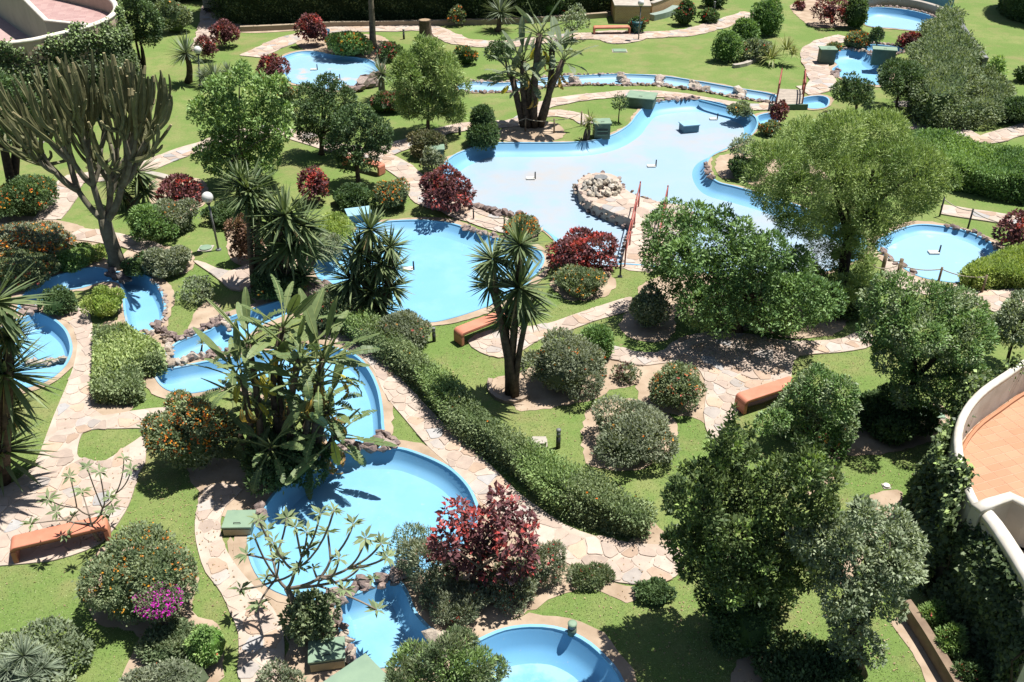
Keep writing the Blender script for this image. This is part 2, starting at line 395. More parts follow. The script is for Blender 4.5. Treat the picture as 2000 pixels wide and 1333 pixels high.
for k, P in POOLS.items():
    if k in ("pool_main", "pond_stone"): w = 0.16
    elif k in ("stream_far", "pool_top", "stream_end", "stream_tail"): w = 0.22
    else: w = 0.30
    rng = np.random.default_rng(len(P))
    Q = offset(P, -w)
    Q = Q + norm(Q - P) * (0.07 * np.sin(np.arange(len(Q)) * 0.37) + rng.normal(0, .025, len(Q)))[:, None]
    _zs[0] += 0.0004
    sheet("soil_border", Q, _zs[0] + 0.004, SOIL, [POOLS[q] for q in POOLS])

# ------------------------------------------------------------------ paths: mortar slab with one stone per flag
PATHBASE = plain("path_mortar", (0.57, 0.48, 0.405), (0.46, 0.375, 0.305), 2.2, 0.95, 0.1, 0.5, 25)
PAL = [((0.60, 0.475, 0.385), 5), ((0.56, 0.45, 0.37), 4), ((0.64, 0.53, 0.44), 4), ((0.545, 0.49, 0.44), 2.0), ((0.49, 0.475, 0.46), .8), ((0.62, 0.46, 0.34), 2), ((0.53, 0.39, 0.29), 1)]
PALC = np.array([p[0] for p in PAL]); PALW = np.array([p[1] for p in PAL]); PALW = PALW / PALW.sum()
def slab(name, P, z, mat, holes=(), parent=None, z0=0.0):
    v, f = tri_fill([P], holes); n = len(v)
    V = list(np.c_[v, np.full(n, z)]); Fc = [tuple(t) for t in f]
    for L in [P] + list(holes):
        k = len(V); m_ = len(L)
        V += [(p[0], p[1], z) for p in L] + [(p[0], p[1], z0) for p in L]
        Fc += [(k + i, k + m_ + i, k + m_ + (i + 1) % m_, k + (i + 1) % m_) for i in range(m_)]
    return link(name, pydata(name, V, Fc), parent, mat)
def flags(parent, P, s, z, seed, holes=(), max_parts=300, single=True, gap=0.011, thick=0.010, name="flagstone"):
    rng = np.random.default_rng(seed)
    lo, hi = P.min(0) - s, P.max(0) + s
    gx, gy = np.arange(lo[0], hi[0], s), np.arange(lo[1], hi[1], s * 0.86)
    S = np.array([(x + (s / 2 if j % 2 else 0), y) for j, y in enumerate(gy) for x in gx])
    S = S + rng.uniform(-0.46, 0.46, S.shape) * s
    keep = rng.random(len(S)) > 0.12; S = S[keep]
    ok = inside(S, P)
    for h in holes: ok &= ~inside(S, h)
    cells = []
    for i in np.where(ok)[0]:
        c = S[i]; d = np.linalg.norm(S - c, axis=1); nb = np.argsort(d)[1:22]
        poly = [c + s * 1.25 * np.array((math.cos(a), math.sin(a))) for a in np.linspace(0, 2 * math.pi, 9)[:-1]]
        for j in nb:
            if d[j] > 3 * s: break
            mid, nn = (S[j] + c) / 2, (S[j] - c) / d[j]
            out = []
            for a, b in zip(poly, poly[1:] + poly[:1]):
                da, db = np.dot(a - mid, nn), np.dot(b - mid, nn)
                if da <= 0: out.append(a)
                if (da < 0) != (db < 0) and da != db: out.append(a + (b - a) * (da / (da - db)))
            poly = out
            if len(poly) < 3: break
        if len(poly) < 3: continue
        poly = np.array(poly)
        for L in [P] + list(holes):
            ins = inside(poly, L)
            bad = ~ins if L is P else ins
            for q in np.where(bad)[0]:
                e, dd = near_edge(poly[q], L)
                over = rng.uniform(-0.02, 0.05)
                poly[q] = e + (poly[q] - e) / max(dd, 1e-6) * min(over, dd)
        keep_ = [0]
        for q in range(1, len(poly)):
            if np.linalg.norm(poly[q] - poly[keep_[-1]]) > 0.035: keep_.append(q)
        poly = poly[keep_]
        if len(poly) < 3 or abs(area2(poly)) / 2 < 0.012: continue
        cc = poly.mean(0); rr = np.linalg.norm(poly - cc, axis=1).mean()
        poly = cc + (poly - cc) * max(0.6, 1 - gap / rr)
        # chip the corners so that no flag is a clean polygon
        out = []
        for a, b in zip(poly, np.roll(poly, -1, 0)):
            e = np.linalg.norm(b - a)
            out.append(a + (b - a) * min(0.2, 0.03 / e)); 
            if e > 0.16: out.append(a + (b - a) * rng.uniform(.4, .6) + rng.normal(0, 0.012, 2))
            out.append(b + (a - b) * min(0.2, 0.03 / e))
        poly = ccw(np.array(out)[:14])
        cells.append((cc, poly, abs(area2(poly)) / 2 * ppm((cc[0], cc[1], z)) ** 2))
    cells.sort(key=lambda t: -t[2])
    jV, jF, jC = [], [], []
    for n_, (cc, poly, _) in enumerate(cells):
        k = len(poly); h = thick + rng.uniform(-.006, .010); tilt = rng.normal(0, .018, 2)
        rel = poly - cc
        top = np.c_[rel * 0.97, h + rel @ tilt]; sh = np.c_[rel, h - 0.010 + rel @ tilt]; bot = np.c_[rel, np.full(k, -0.02)]
        V = np.r_[top, sh, bot]
        Fc = [tuple(range(k))] + [(i, k + i, k + (i + 1) % k, (i + 1) % k) for i in range(k)] + [(k + i, 2 * k + i, 2 * k + (i + 1) % k, k + (i + 1) % k) for i in range(k)]
        col = PALC[rng.choice(len(PALC), p=PALW)] * rng.uniform(0.80, 1.04)
        if single and n_ < max_parts:
            o = link(name, pydata(name, V, Fc, tint=col), parent, STONE, (cc[0], cc[1], z))
        else:
            b = len(jV); jV += [(p[0] + cc[0], p[1] + cc[1], p[2] + z) for p in V]
            jF += [tuple(b + i for i in q) for q in Fc]; jC += [col] * len(V)
    if jV:
        me = pydata(name, jV, jF)
        a = me.attributes.new("tint", "FLOAT_COLOR", "POINT")
        a.data.foreach_set("color", np.c_[np.array(jC), np.ones(len(jC))].astype(np.float32).ravel())
        o = link(name + "_field", me, parent, STONE); tag(o, kind="stuff")
PSPEC = dict(plaza_left=(.38, 1), path_front=(.34, 1), path_hedge=(.37, 1), path_bench=(.36, 1), plaza_centre=(.36, 1), path_right=(.38, 1),
             path_left=(.44, 1), path_mid=(.42, 1), path_lamp=(.55, 1), path_cactus=(.5, 1))
pz = 0.030
for i, (k, P) in enumerate(PATHS.items()):
    holes = [HOLE_L] if k == "plaza_left" else []
    holes_p = [POOLS[q] for q in POOLS if inside(POOLS[q], P).any() or inside(P, POOLS[q]).any()]
    pz = 0.030 + 0.0012 * i
    s, single = PSPEC.get(k, (.46, 0))
    if holes_p:
        v, f = tri_fill([P], holes + holes_p)
        o = link("stone_path", pydata("stone_path", np.c_[v, np.full(len(v), pz)], f), None, PATHBASE)
    else: o = slab("stone_path", P, pz, PATHBASE, holes)
    tag(o, kind="structure")
    flags(o, P, s, pz, 100 + i, holes + holes_p, 290, bool(single))

# ------------------------------------------------------------------ painted pool basins
def paint(name, c, c2, worn, wear=(0.5, 0.62), wscale=0.7, rough=0.5, streak=0.0):
    m = M(name); c, c2, worn = (tuple(x * ALB for x in q) for q in (c, c2, worn))
    col = m.mix(m.noise(0.9, 5, 0.55, lo=0.3, hi=0.7), c, c2)
    col = m.mix(m.noise(wscale, 8, 0.62, lo=wear[0], hi=wear[1]), col, worn)
    col = m.mix(m.noise(9, 5, 0.7, lo=0.62, hi=0.78), col, tuple(x * 0.5 + y * 0.5 for x, y in zip(c, (0.36, 0.33, 0.30))))
    m.base(col, rough, 0.35).bump(m.noise(25, 3), 0.08, 0.01)
    return m.m
FLOORB = paint("pool_floor_blue", (0.205, 0.475, 0.70), (0.18, 0.45, 0.69), (0.25, 0.50, 0.70), (0.5, 0.75))
WALLB = paint("pool_wall_blue", (0.20, 0.465, 0.705), (0.18, 0.44, 0.69), (0.27, 0.51, 0.70), (0.58, 0.8))
RIMB = paint("pool_rim_blue", (0.23, 0.48, 0.66), (0.17, 0.43, 0.65), (0.42, 0.46, 0.46), (0.55, 0.75))
FLOORJ = paint("pool_floor_worn", (0.30, 0.445, 0.575), (0.335, 0.45, 0.56), (0.43, 0.415, 0.41), (0.47, 0.66), 0.22)
FLOORR = paint("pool_floor_pale", (0.285, 0.49, 0.655), (0.265, 0.47, 0.645), (0.48, 0.46, 0.45), (0.58, 0.66), 0.6)
FLOORW = paint("pool_floor_wet", (0.205, 0.475, 0.70), (0.18, 0.45, 0.69), (0.30, 0.52, 0.68), (0.45, 0.6), 1.6, .16)
WALLW = paint("pool_wall_wet", (0.18, 0.445, 0.70), (0.16, 0.42, 0.685), (0.25, 0.50, 0.70), (0.58, 0.8), .7, .2)
def rock_base(seed, n=20):
    rng = np.random.default_rng(seed); bm = bmesh.new()
    for p in norm(rng.normal(size=(n, 3))) * rng.uniform(0.72, 1.0, (n, 1)): bm.verts.new(p)
    bmesh.ops.convex_hull(bm, input=bm.verts[:])
    bmesh.ops.delete(bm, geom=[v for v in bm.verts if not v.link_faces], context="VERTS")
    V = [v.co[:] for v in bm.verts]; bm.verts.index_update(); Fc = [[v.index for v in f_.verts] for f_ in bm.faces]; bm.free()
    return V, Fc
_rk = {}
def rock_mesh(col, var):
    key = (col, var)
    if key not in _rk:
        V, Fc = rock_base(var + 11)
        _rk[key] = pydata("rock", V, Fc, tint=col)
    return _rk[key]
LAVA = [(0.44, 0.335, 0.285), (0.36, 0.27, 0.235), (0.50, 0.40, 0.345), (0.30, 0.235, 0.21)]
PALE = [(0.62, 0.53, 0.42), (0.70, 0.62, 0.52), (0.52, 0.43, 0.33)]
def put_rock(parent, p, r, pal, rng, name="rock", flat=0.75):
    col = pal[rng.integers(len(pal))]
    o = link(name, rock_mesh(col, int(rng.integers(7))), parent, ROCK, p, tuple(rng.uniform(0, 6.28, 3)) if flat > .9 else (rng.normal(0, .3), rng.normal(0, .3), rng.uniform(0, 6.28)),
             (r * rng.uniform(.85, 1.3), r * rng.uniform(.8, 1.15), r * rng.uniform(.8, 1.1) * flat))
    return o
def rock_row(parent, px, z, size, pal, seed, gap=1.5, jit=0.4, rows=1, name="rock", flat=0.75):
    rng = np.random.default_rng(seed)
    P = smooth_poly(gl(px), size * gap, False)
    for r in range(rows):
        for p in P:
            q = p + rng.normal(0, size * jit, 2)
            s = size * rng.uniform(.7, 1.25)
            put_rock(parent, (q[0], q[1], z + s * 0.35 * (r + .6) * rng.uniform(.7, 1.1)), s, pal, rng, name, flat)
def pool(key, label, depth=0.45, floor=FLOORB, slope=0.26, wall=WALLB, rim=0.07, group="painted empty pools", cat="pool"):
    P = POOLS[key]; c = P.mean(0)
    t = thing("empty_pool", (0, 0, 0), label, cat, group)
    # rim
    Po, n = offset(P, -rim), len(P)
    V = [(p[0], p[1], 0.012) for p in Po] + [(p[0], p[1], 0.045) for p in offset(P, -rim * .8)] + [(p[0], p[1], 0.042) for p in offset(P, 0.01)] + [(p[0], p[1], -0.02) for p in offset(P, 0.012)]
    ring = lambda a, b: [(a + i, a + (i + 1) % n, b + (i + 1) % n, b + i) for i in range(n)]
    link("rim", pydata("rim", V, ring(0, n) + ring(n, 2 * n) + ring(2 * n, 3 * n)), t, RIMB)
    prof = [(0.0, 0.0), (0.02 * slope / .26, -0.12), (0.07 * slope / .26, -0.55), (0.14 * slope / .26, -0.82), (slope, -1.0)]
    V, Fc = [], []
    for i, (o_, z) in enumerate(prof):
        V += [(p[0], p[1], 0.0 + z * depth) for p in offset(P, o_ + 0.012)]
        if i: Fc += ring((i - 1) * n, i * n)
    link("wall", pydata("wall", V, Fc, True), t, wall)
    Pf = offset(P, slope - 0.03)
    # keep only honest floor (drop folds where a narrow place pinches)
    v, f = tri_fill([Pf])
    link("floor", pydata("floor", np.c_[v, np.full(len(v), -depth + 0.006)], f), t, floor)
    return t
T_POOL = {}
T_POOL["lagoon"] = pool("lagoon", "bright blue drained pool below the banana plants, bare frangipani in front", .38, slope=.30)
T_POOL["basin"] = pool("basin", "small blue drained basin with leaf shadows below the bright blue pool", .40, slope=.24)
T_POOL["round_front"] = pool("round_front", "round blue pool basin cut off by the bottom edge, still wet and shiny", .50, slope=.42, floor=FLOORW, wall=WALLW)
T_POOL["channel"] = pool("channel", "curving blue channel passing behind the banana plants beside the hedge path", .32, slope=.22)
T_POOL["cascade"] = pool("cascade", "narrow blue cascade stream between brown rocks and white stone sills", .30, slope=.16)
T_POOL["stream"] = pool("stream", "hook-shaped blue stream bed curling below the big candelabra cactus", .34, slope=.20)
T_POOL["pond_left"] = pool("pond_left", "blue pond crossed by white stones beside the huge left yucca", .38, slope=.20)
T_POOL["pool_round"] = pool("pool_round", "large round pale blue pool behind the two central yuccas", .30, slope=.5)
T_POOL["pool_main"] = pool("pool_main", "largest pool, drained, worn pale grey floor with a stone promontory in it", .40, floor=FLOORJ, slope=.52)
T_POOL["pool_right"] = pool("pool_right", "pale blue round pool right of the pine, roped off on its near side", .2, floor=FLOORR, slope=.3)
T_POOL["stream_far"] = pool("stream_far", "long thin blue stream with stone sills crossing the far lawn to the bridge", .16, slope=.2, floor=FLOORR, wall=FLOORR)
T_POOL["pool_back"] = pool("pool_back", "far oval light blue pool ringed by burgundy shrubs at the back left", .15, floor=FLOORR, slope=.22)
T_POOL["pool_corner"] = pool("pool_corner", "far deep-blue wavy pool between two pale green boxes", .40, slope=.4)
T_POOL["pond_stone"] = pool("pond_stone", "tiny stone-edged upper pond behind the far wavy pool", .25, slope=.10)
T_POOL["pool_top"] = pool("pool_top", "topmost light blue pool under a tan wall", .45, floor=FLOORR, slope=.3)
T_POOL["stream_end"] = pool("stream_end", "short blue stream pocket just right of the railed bridge", .25, slope=.10)
T_POOL["stream_tail"] = pool("stream_tail", "little blue inlet pocket at the far right end of the largest pool", .25, slope=.10)
# rocks mortared to the pools
R = T_POOL
rock_row(R["lagoon"], [(640,886),(665,882),(700,878),(735,872),(765,874)], .02, .16, LAVA, 1, 1.0, .5, 3)
rock_row(R["lagoon"], [(735,858),(760,862),(772,872)], .02, .15, LAVA, 2, 1.0, .5, 2)
rock_row(R["lagoon"], [(500,985),(508,1005),(506,1025)], .02, .15, LAVA, 3, 1.1, .4)
rock_row(R["basin"], [(650,1170),(690,1155),(740,1138),(775,1124),(790,1128)], .0, .15, LAVA, 4, .95, .5, 3)
rock_row(R["basin"], [(664,1200),(672,1240),(682,1275),(686,1290)], .0, .12, PALE[:1] + LAVA[:2], 5, 1.1, .35, 2)
rock_row(R["basin"], [(850,1262),(872,1258),(880,1280)], .0, .22, PALE, 6, .9, .4, 2)
rock_row(R["cascade"], [(300,640),(318,650),(335,662),(352,664),(376,654),(402,644),(430,630),(445,620)], .03, .12, LAVA, 7, .85, .55, 3)
rock_row(R["cascade"], [(330,665),(328,680),(326,700),(332,715)], -.05, .12, PALE, 8, .8, .45, 3)
rock_row(R["channel"], [(322,718),(345,714),(370,708),(392,700)], -.02, .15, PALE, 9, .8, .5, 3)
rock_row(R["channel"], [(375,704),(400,698),(430,692),(460,690),(490,684)], .0, .12, LAVA, 10, .9, .5, 3)
rock_row(R["cascade"], [(425,622),(440,632),(450,645)], 0, .13, PALE, 17, .9, .4, 2)
rock_row(R["stream"], [(280,652),(296,655),(308,646)], 0, .12, PALE + LAVA[:2], 11, .8, .5, 2)
rock_row(R["stream"], [(215,536),(228,540),(236,552)], .02, .17, [(0.16,0.15,0.15),(0.2,0.18,0.17)], 12, .8, .5, 2)
rock_row(R["stream"], [(48,604),(60,606),(66,614)], .02, .15, LAVA, 13, .8, .5, 2)
rock_row(R["stream"], [(298,548),(318,572),(325,603),(318,632)], .015, .10, PALE[2:] + LAVA[2:3], 18, 1.4, .3, 1)
rock_row(R["pond_left"], [(48,690),(70,692),(95,690),(120,687),(134,684)], -.33, .11, PALE[:2], 14, .9, .3, 3)
rock_row(R["pool_round"], [(590,580),(605,575),(622,570),(635,578)], .0, .20, LAVA, 15, .8, .5, 3)
rock_row(R["pool_round"], [(905,447),(925,452),(945,459),(968,464)], .02, .14, LAVA, 16, 1.1, .4, 2)
rock_row(R["pool_main"], [(896,384),(918,402),(960,416),(1010,428),(1040,440)], .02, .19, LAVA, 20, 1.0, .45, 2)
rock_row(R["pool_main"], [(1268,206),(1290,199),(1320,196),(1362,194)], .03, .17, LAVA, 21, 1.05, .3, 1)
rock_row(R["pool_main"], [(1379,322),(1380,338),(1392,352)], .03, .15, LAVA, 22, 1.2, .3, 1)
rock_row(R["pool_right"], [(1845,443),(1892,454),(1930,472),(1946,488)], .03, .13, LAVA[1:], 23, 1.2, .3, 1)
rock_row(R["pool_right"], [(1720,492),(1750,514),(1790,538)], .02, .14, LAVA[:2], 24, 1.2, .3, 1)
rock_row(R["stream_far"], [(905,182),(1000,180),(1085,170),(1150,167),(1215,167),(1285,168),(1360,178),(1440,192),(1505,202)], .02, .15, LAVA + PALE[2:], 25, 1.25, .25, 1)
rock_row(R["stream_far"], [(915,160),(990,161),(1085,149),(1150,147),(1215,145)], .02, .12, LAVA[2:] + PALE[2:], 26, 1.7, .25, 1)
for i, (a, b) in enumerate([((1120,150),(1128,166)), ((1212,147),(1222,166)), ((1286,151),(1292,167)), ((1357,161),(1365,176)), ((1445,176),(1450,191))]):
    rock_row(R["stream_far"], [a, ((a[0]+b[0])/2+1, (a[1]+b[1])/2), b], -.12, .24, PALE + LAVA[2:3], 30 + i, .8, .4, 2)
rock_row(R["pool_corner"], [(1622,120),(1625,103),(1650,98),(1690,101),(1702,112),(1722,124),(1738,145),(1736,160)], .03, .15, LAVA, 36, 1.2, .3, 1)
rock_row(R["pool_corner"], [(1622,148),(1636,140),(1632,150)], .03, .16, LAVA, 37, 1., .3, 1)
rock_row(R["pond_stone"], [(1666,97),(1700,87),(1742,90),(1770,98),(1742,109),(1706,105),(1670,100)], .03, .15, LAVA + PALE[2:], 38, 1.1, .3, 1)
rock_row(R["pool_back"], [(676,181),(700,177),(722,170),(738,160)], .0, .34, LAVA, 39, .8, .5, 3)
rock_row(R["pool_top"], [(1692,17),(1722,14),(1772,19),(1816,30),(1834,44)], .03, .13, LAVA, 40, 1.3, .2, 1)
# ------------------------------------------------------------------ foliage
QI = np.array([0, 1, 2, 3])
def leaf_cloud(P, D, N, L, W, C, fold=0.16, curl=0.12):
    D = norm(D); S = norm(np.cross(D, N)); N2 = np.cross(S, D)
    L = L[:, None]; W = W[:, None]
    mid = P + D * L * 0.46 + N2 * W * fold
    V = np.stack([P, mid + S * W / 2, P + D * L - N2 * L * curl, mid - S * W / 2], 1).reshape(-1, 3)
    return V, np.arange(len(V)).reshape(-1, 4), np.repeat(C, 4, 0)
def rand_dirs(rng, n): return norm(rng.normal(size=(n, 3)))
def pal_cols(rng, pal, mixv):
    a, b = np.array(pal[0]), np.array(pal[1])
    c = a + (b - a) * np.clip(mixv, 0, 1)[:, None]
    lu = c @ np.array([.3, .59, .11])
    c = (lu[:, None] + (c - lu[:, None]) * .79) * 1.27
    return c * rng.uniform(0.78, 1.2, (len(c), 1))
def crown(rng, lobes, n, L, W, pal, up=0.35, out=0.8, rnd=0.7, depth=(0.72, 1.04), hide=0.7, low=-0.75, special=None, flat=0.6, boxy=0.0, sprig=.07):
    """leaves spread over the shells of many lobes; special = (share, colour, colour) for leaves of another colour in clumps"""
    lobes = np.asarray(lobes, float)
    w = lobes[:, 3] * lobes[:, 5] + lobes[:, 3] ** 2; w = w / w.sum()
    idx = rng.choice(len(lobes), n, p=w)
    d = rand_dirs(rng, n)
    bad = d[:, 2] < low; d[bad, 2] *= -1
    r = rng.uniform(depth[0], depth[1], n) ** 0.8
    r = np.where(rng.random(n) < sprig, r * rng.uniform(1.04, 1.2, n), r)
    if boxy: r = r / (np.hypot(d[:, 0], d[:, 1]) ** boxy + np.abs(d[:, 2]) ** boxy) ** (1 / boxy)
    c, R = lobes[idx, :3], lobes[idx, 3:6]
    P = c + d * R * r[:, None]
    ok = P[:, 2] > 0.015
    for k in range(len(lobes)):
        q = (P - lobes[k, :3]) / lobes[k, 3:6]
        ok &= ~(((q ** 2).sum(1) < hide ** 2) & (idx != k))
    P, d, R, idx = P[ok], d[ok], R[ok], idx[ok]; n = len(P)
    o = norm(d / R)
    D = norm(o * out + rand_dirs(rng, n) * rnd + np.array([0, 0, up]))
    N = norm(np.array([0, 0, flat]) + o * 0.6 + rand_dirs(rng, n) * 0.55)
    lobe_mix = rng.uniform(-0.25, 0.45, len(lobes))
    clump = np.sin(P @ np.array([5.1, 3.7, 4.3]) + 1.3) * np.sin(P @ np.array([-3.1, 4.9, 3.3]))
    mixv = lobe_mix[idx] + rng.uniform(0, 0.8, n) + clump * 0.22
    C = pal_cols(rng, pal, mixv)
    if special:
        share, s0, s1 = special
        cl = np.sin(P @ np.array([7.3, -4.7, 5.9]) + 0.7) + np.sin(P @ np.array([-4.4, 6.8, 2.9])) + rng.normal(0, .7, n)
        sel = cl > np.quantile(cl, 1 - share)
        C[sel] = pal_cols(rng, (s0, s1), rng.random(sel.sum()))
    l = L * rng.uniform(0.7, 1.25, n)
    return leaf_cloud(P, D, N, l, l * (W / L) * rng.uniform(.85, 1.15, n), C)
def make_lobes(rng, rx, ry, rz, cz, k, size=0.5, low=-0.35, centre=True, spread=0.62):
    out = []
    if centre: out.append((0, 0, cz, rx * .72, ry * .72, rz * .72))
    i = 0
    while len(out) < k + (1 if centre else 0):
        d = norm(rng.normal(size=3)); i += 1
        if d[2] < low and i < 3000: continue
        s = size * rng.uniform(.6, 1.3)
        rr = spread * rng.uniform(.72, 1.2)
        out.append((d[0] * rx * rr, d[1] * ry * rr, cz + d[2] * rz * rr, rx * s, ry * s, rz * s))
    return np.array(out)
def bushbox(x0, y0, x1, y1, k=0.8):
    cx, cy, rx, ry = (x0 + x1) / 2, (y0 + y1) / 2, (x1 - x0) / 2, (y1 - y0) / 2
    zc = 0.5
    for _ in range(8):
        p = g(cx, cy, zc); s = ppm(p)
        dep = math.atan2(CAM_H - zc, p[1]); rh = rx / s
        rz = math.sqrt(max((ry / s) ** 2 - (rh * math.sin(dep)) ** 2, (0.42 * rh * math.cos(dep)) ** 2)) / math.cos(dep)
        zc = rz * k
    return p, rh, rz, s
def crownbox(box, base):
    x0, y0, x1, y1 = box
    b = g(*base); p = on_y((x0 + x1) / 2, (y0 + y1) / 2, b[1]); s = ppm(p)
    dep = math.atan2(CAM_H - p[2], p[1]); rh = (x1 - x0) / 2 / s; ry = (y1 - y0) / 2 / s
    rz = math.sqrt(max(ry ** 2 - (rh * math.sin(dep)) ** 2, (0.45 * rh) ** 2)) / math.cos(dep)
    return b, p, rh, rz, s
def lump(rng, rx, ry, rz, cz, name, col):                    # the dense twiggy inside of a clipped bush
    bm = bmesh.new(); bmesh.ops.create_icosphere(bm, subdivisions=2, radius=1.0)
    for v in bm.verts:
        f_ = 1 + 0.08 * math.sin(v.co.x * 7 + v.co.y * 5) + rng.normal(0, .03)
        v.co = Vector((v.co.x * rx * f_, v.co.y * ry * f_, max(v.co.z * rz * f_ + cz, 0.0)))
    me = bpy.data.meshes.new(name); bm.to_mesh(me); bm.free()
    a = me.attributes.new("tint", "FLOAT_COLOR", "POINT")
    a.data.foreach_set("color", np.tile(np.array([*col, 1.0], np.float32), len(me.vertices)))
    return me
def flower_cloud(rng, lobes, n, size, cols, top=-0.1, shell=1.02, petals=3):
    lobes = np.asarray(lobes, float); w = lobes[:, 3] ** 2; w = w / w.sum()
    idx = rng.choice(len(lobes), n, p=w); d = rand_dirs(rng, n)
    d[d[:, 2] < top, 2] *= -1
    P = lobes[idx, :3] + d * lobes[idx, 3:6] * (shell + rng.normal(0, .03, (n, 1)))
    ok = P[:, 2] > 0.03
    for k in range(len(lobes)):
        q = (P - lobes[k, :3]) / lobes[k, 3:6]
        ok &= ~(((q ** 2).sum(1) < 0.93 ** 2) & (idx != k))
    P, d = P[ok], d[ok]; n = len(P)
    cols = np.array(cols); C0 = cols[rng.integers(len(cols), size=n)] * rng.uniform(.8, 1.15, (n, 1))
    Vs, Cs = [], []
    for j in range(petals):
        D = norm(d * 0.5 + rand_dirs(rng, n)); N = norm(d + rand_dirs(rng, n) * .4)
        l = size * rng.uniform(.7, 1.3, n)
        V, Q, C = leaf_cloud(P + rng.normal(0, size * .25, (n, 3)), D, N, l, l * .8, C0, .05, .05)
        Vs.append(V); Cs.append(C)
    V = np.concatenate(Vs); return V, np.arange(len(V)).reshape(-1, 4), np.concatenate(Cs)

# palettes (base colours)
P_LANT = ((0.070, 0.115, 0.045), (0.190, 0.235, 0.105))
P_GREY = ((0.095, 0.125, 0.068), (0.225, 0.255, 0.155))
P_FICUS = ((0.050, 0.125, 0.024), (0.150, 0.265, 0.055))
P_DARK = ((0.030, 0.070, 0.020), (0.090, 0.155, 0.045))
P_BRIGHT = ((0.090, 0.190, 0.030), (0.225, 0.345, 0.075))
P_PINE = ((0.112, 0.200, 0.034), (0.245, 0.335, 0.075))
P_YEL = ((0.165, 0.255, 0.030), (0.31, 0.385, 0.06))
P_HEDGE = ((0.085, 0.135, 0.045), (0.21, 0.27, 0.11))
P_IVY = ((0.032, 0.062, 0.017), (0.100, 0.145, 0.044))
P_RED = ((0.070, 0.022, 0.027), (0.185, 0.060, 0.066))
P_GREYG = ((0.105, 0.150, 0.075), (0.235, 0.285, 0.155))
ORANGE = [(0.72, 0.21, 0.025), (0.65, 0.14, 0.03), (0.75, 0.36, 0.05)]
YELLOR = [(0.70, 0.34, 0.04), (0.66, 0.22, 0.04)]
PINKOR = [(0.62, 0.20, 0.10), (0.66, 0.30, 0.08), (0.55, 0.14, 0.12)]
REDFL = [(0.60, 0.05, 0.05), (0.62, 0.12, 0.12)]
MAG = [(0.62, 0.03, 0.50), (0.70, 0.07, 0.58), (0.50, 0.02, 0.42)]

def leaf_len(s, base): return max(base, 5.2 / s)             # metres; never finer than the picture can show
_seed = [1000]
def bush(name, label, cat, box, pal, flowers=None, nfl=0, group=None, leaf=0.075, aspect=0.5, lobes=9, dense=1.0, special=None, clip=0.0, k=0.8,
         mat=None, stems=True, rough=0.44, core=0.76, up=0.35, boxy=2.7):
    _seed[0] += 1; rng = np.random.default_rng(_seed[0])
    p, rh, rz, s = bushbox(*box, k=k)
    ry = rh * rng.uniform(.88, 1.0)
    t = thing(name, (p[0], p[1], 0), label, cat, group)
    zc = p[2]
    Lb = make_lobes(rng, rh, ry, rz, zc, lobes + 5, rough * .8, spread=0.72)
    ex = max((np.abs(Lb[:, 0]) + Lb[:, 3]).max() / rh, .8); ez = max((Lb[:, 2] - zc + Lb[:, 5]).max() / rz, .8)
    Lb[:, [0, 1, 3, 4]] /= ex; Lb[:, 2] = zc + (Lb[:, 2] - zc) / ez; Lb[:, 5] /= ez
    if clip: Lb = np.r_[Lb, [[0, 0, zc, rh * .90, ry * .90, rz * .90]] * int(clip)]
    Ln = leaf_len(s, leaf); A = 2 * math.pi * rh * max(rh, rz) * 1.6
    n = int(min(26000, dense * 2.5 * A / (Ln * Ln * aspect * 0.5)))
    V, Q, C = crown(rng, Lb, n, Ln, Ln * aspect, pal, special=special, up=up, boxy=boxy)
    link("foliage", quads_mesh("foliage", V, Q, C), t, mat or LEAF)
    if k > 1.5:
        for i in range(3):
            a = rng.uniform(0, 6.28)
            link("stem", Geo().tube([(0, 0, 0), (math.cos(a) * rh * .15, math.sin(a) * rh * .15, zc * .6), (math.cos(a) * rh * .4, math.sin(a) * rh * .4, zc + rz * .2)], [.03, .025, .012], 6).mesh("stem"), t, BARK)
    if core:
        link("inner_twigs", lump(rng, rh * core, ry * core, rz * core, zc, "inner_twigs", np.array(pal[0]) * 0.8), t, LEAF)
    else:
        gm = Geo()
        for i in range(5):
            a = rng.uniform(0, 6.28); e = np.array([math.cos(a) * rh * .5, math.sin(a) * rh * .5, zc + rz * .3])
            link("stem", Geo().tube([(0, 0, 0), e * np.array([.35, .35, .5]), e], [.03, .022, .01], 5).mesh("stem"), t, BARK)
    if flowers:
        V, Q, C = flower_cloud(rng, Lb, nfl, leaf_len(s, 0.045) * .8, flowers)
        f_ = link("flowers_scatter", quads_mesh("blossom", V, Q, C), t, PETAL); f_.name = "blossom"; tag(f_, kind="stuff")
    return t
def limb(a, b, r0, r1, rng, sag=0.12, n=6, bow=None):
    a, b = np.array(a, float), np.array(b, float); L = np.linalg.norm(b - a)
    ctrl = (a + b) / 2 + np.array([rng.normal(0, .08), rng.normal(0, .08), sag]) * L if bow is None else bow
    t = np.linspace(0, 1, n)[:, None]
    return (1 - t) ** 2 * a + 2 * t * (1 - t) * ctrl + t ** 2 * b, np.linspace(r0, r1, n)
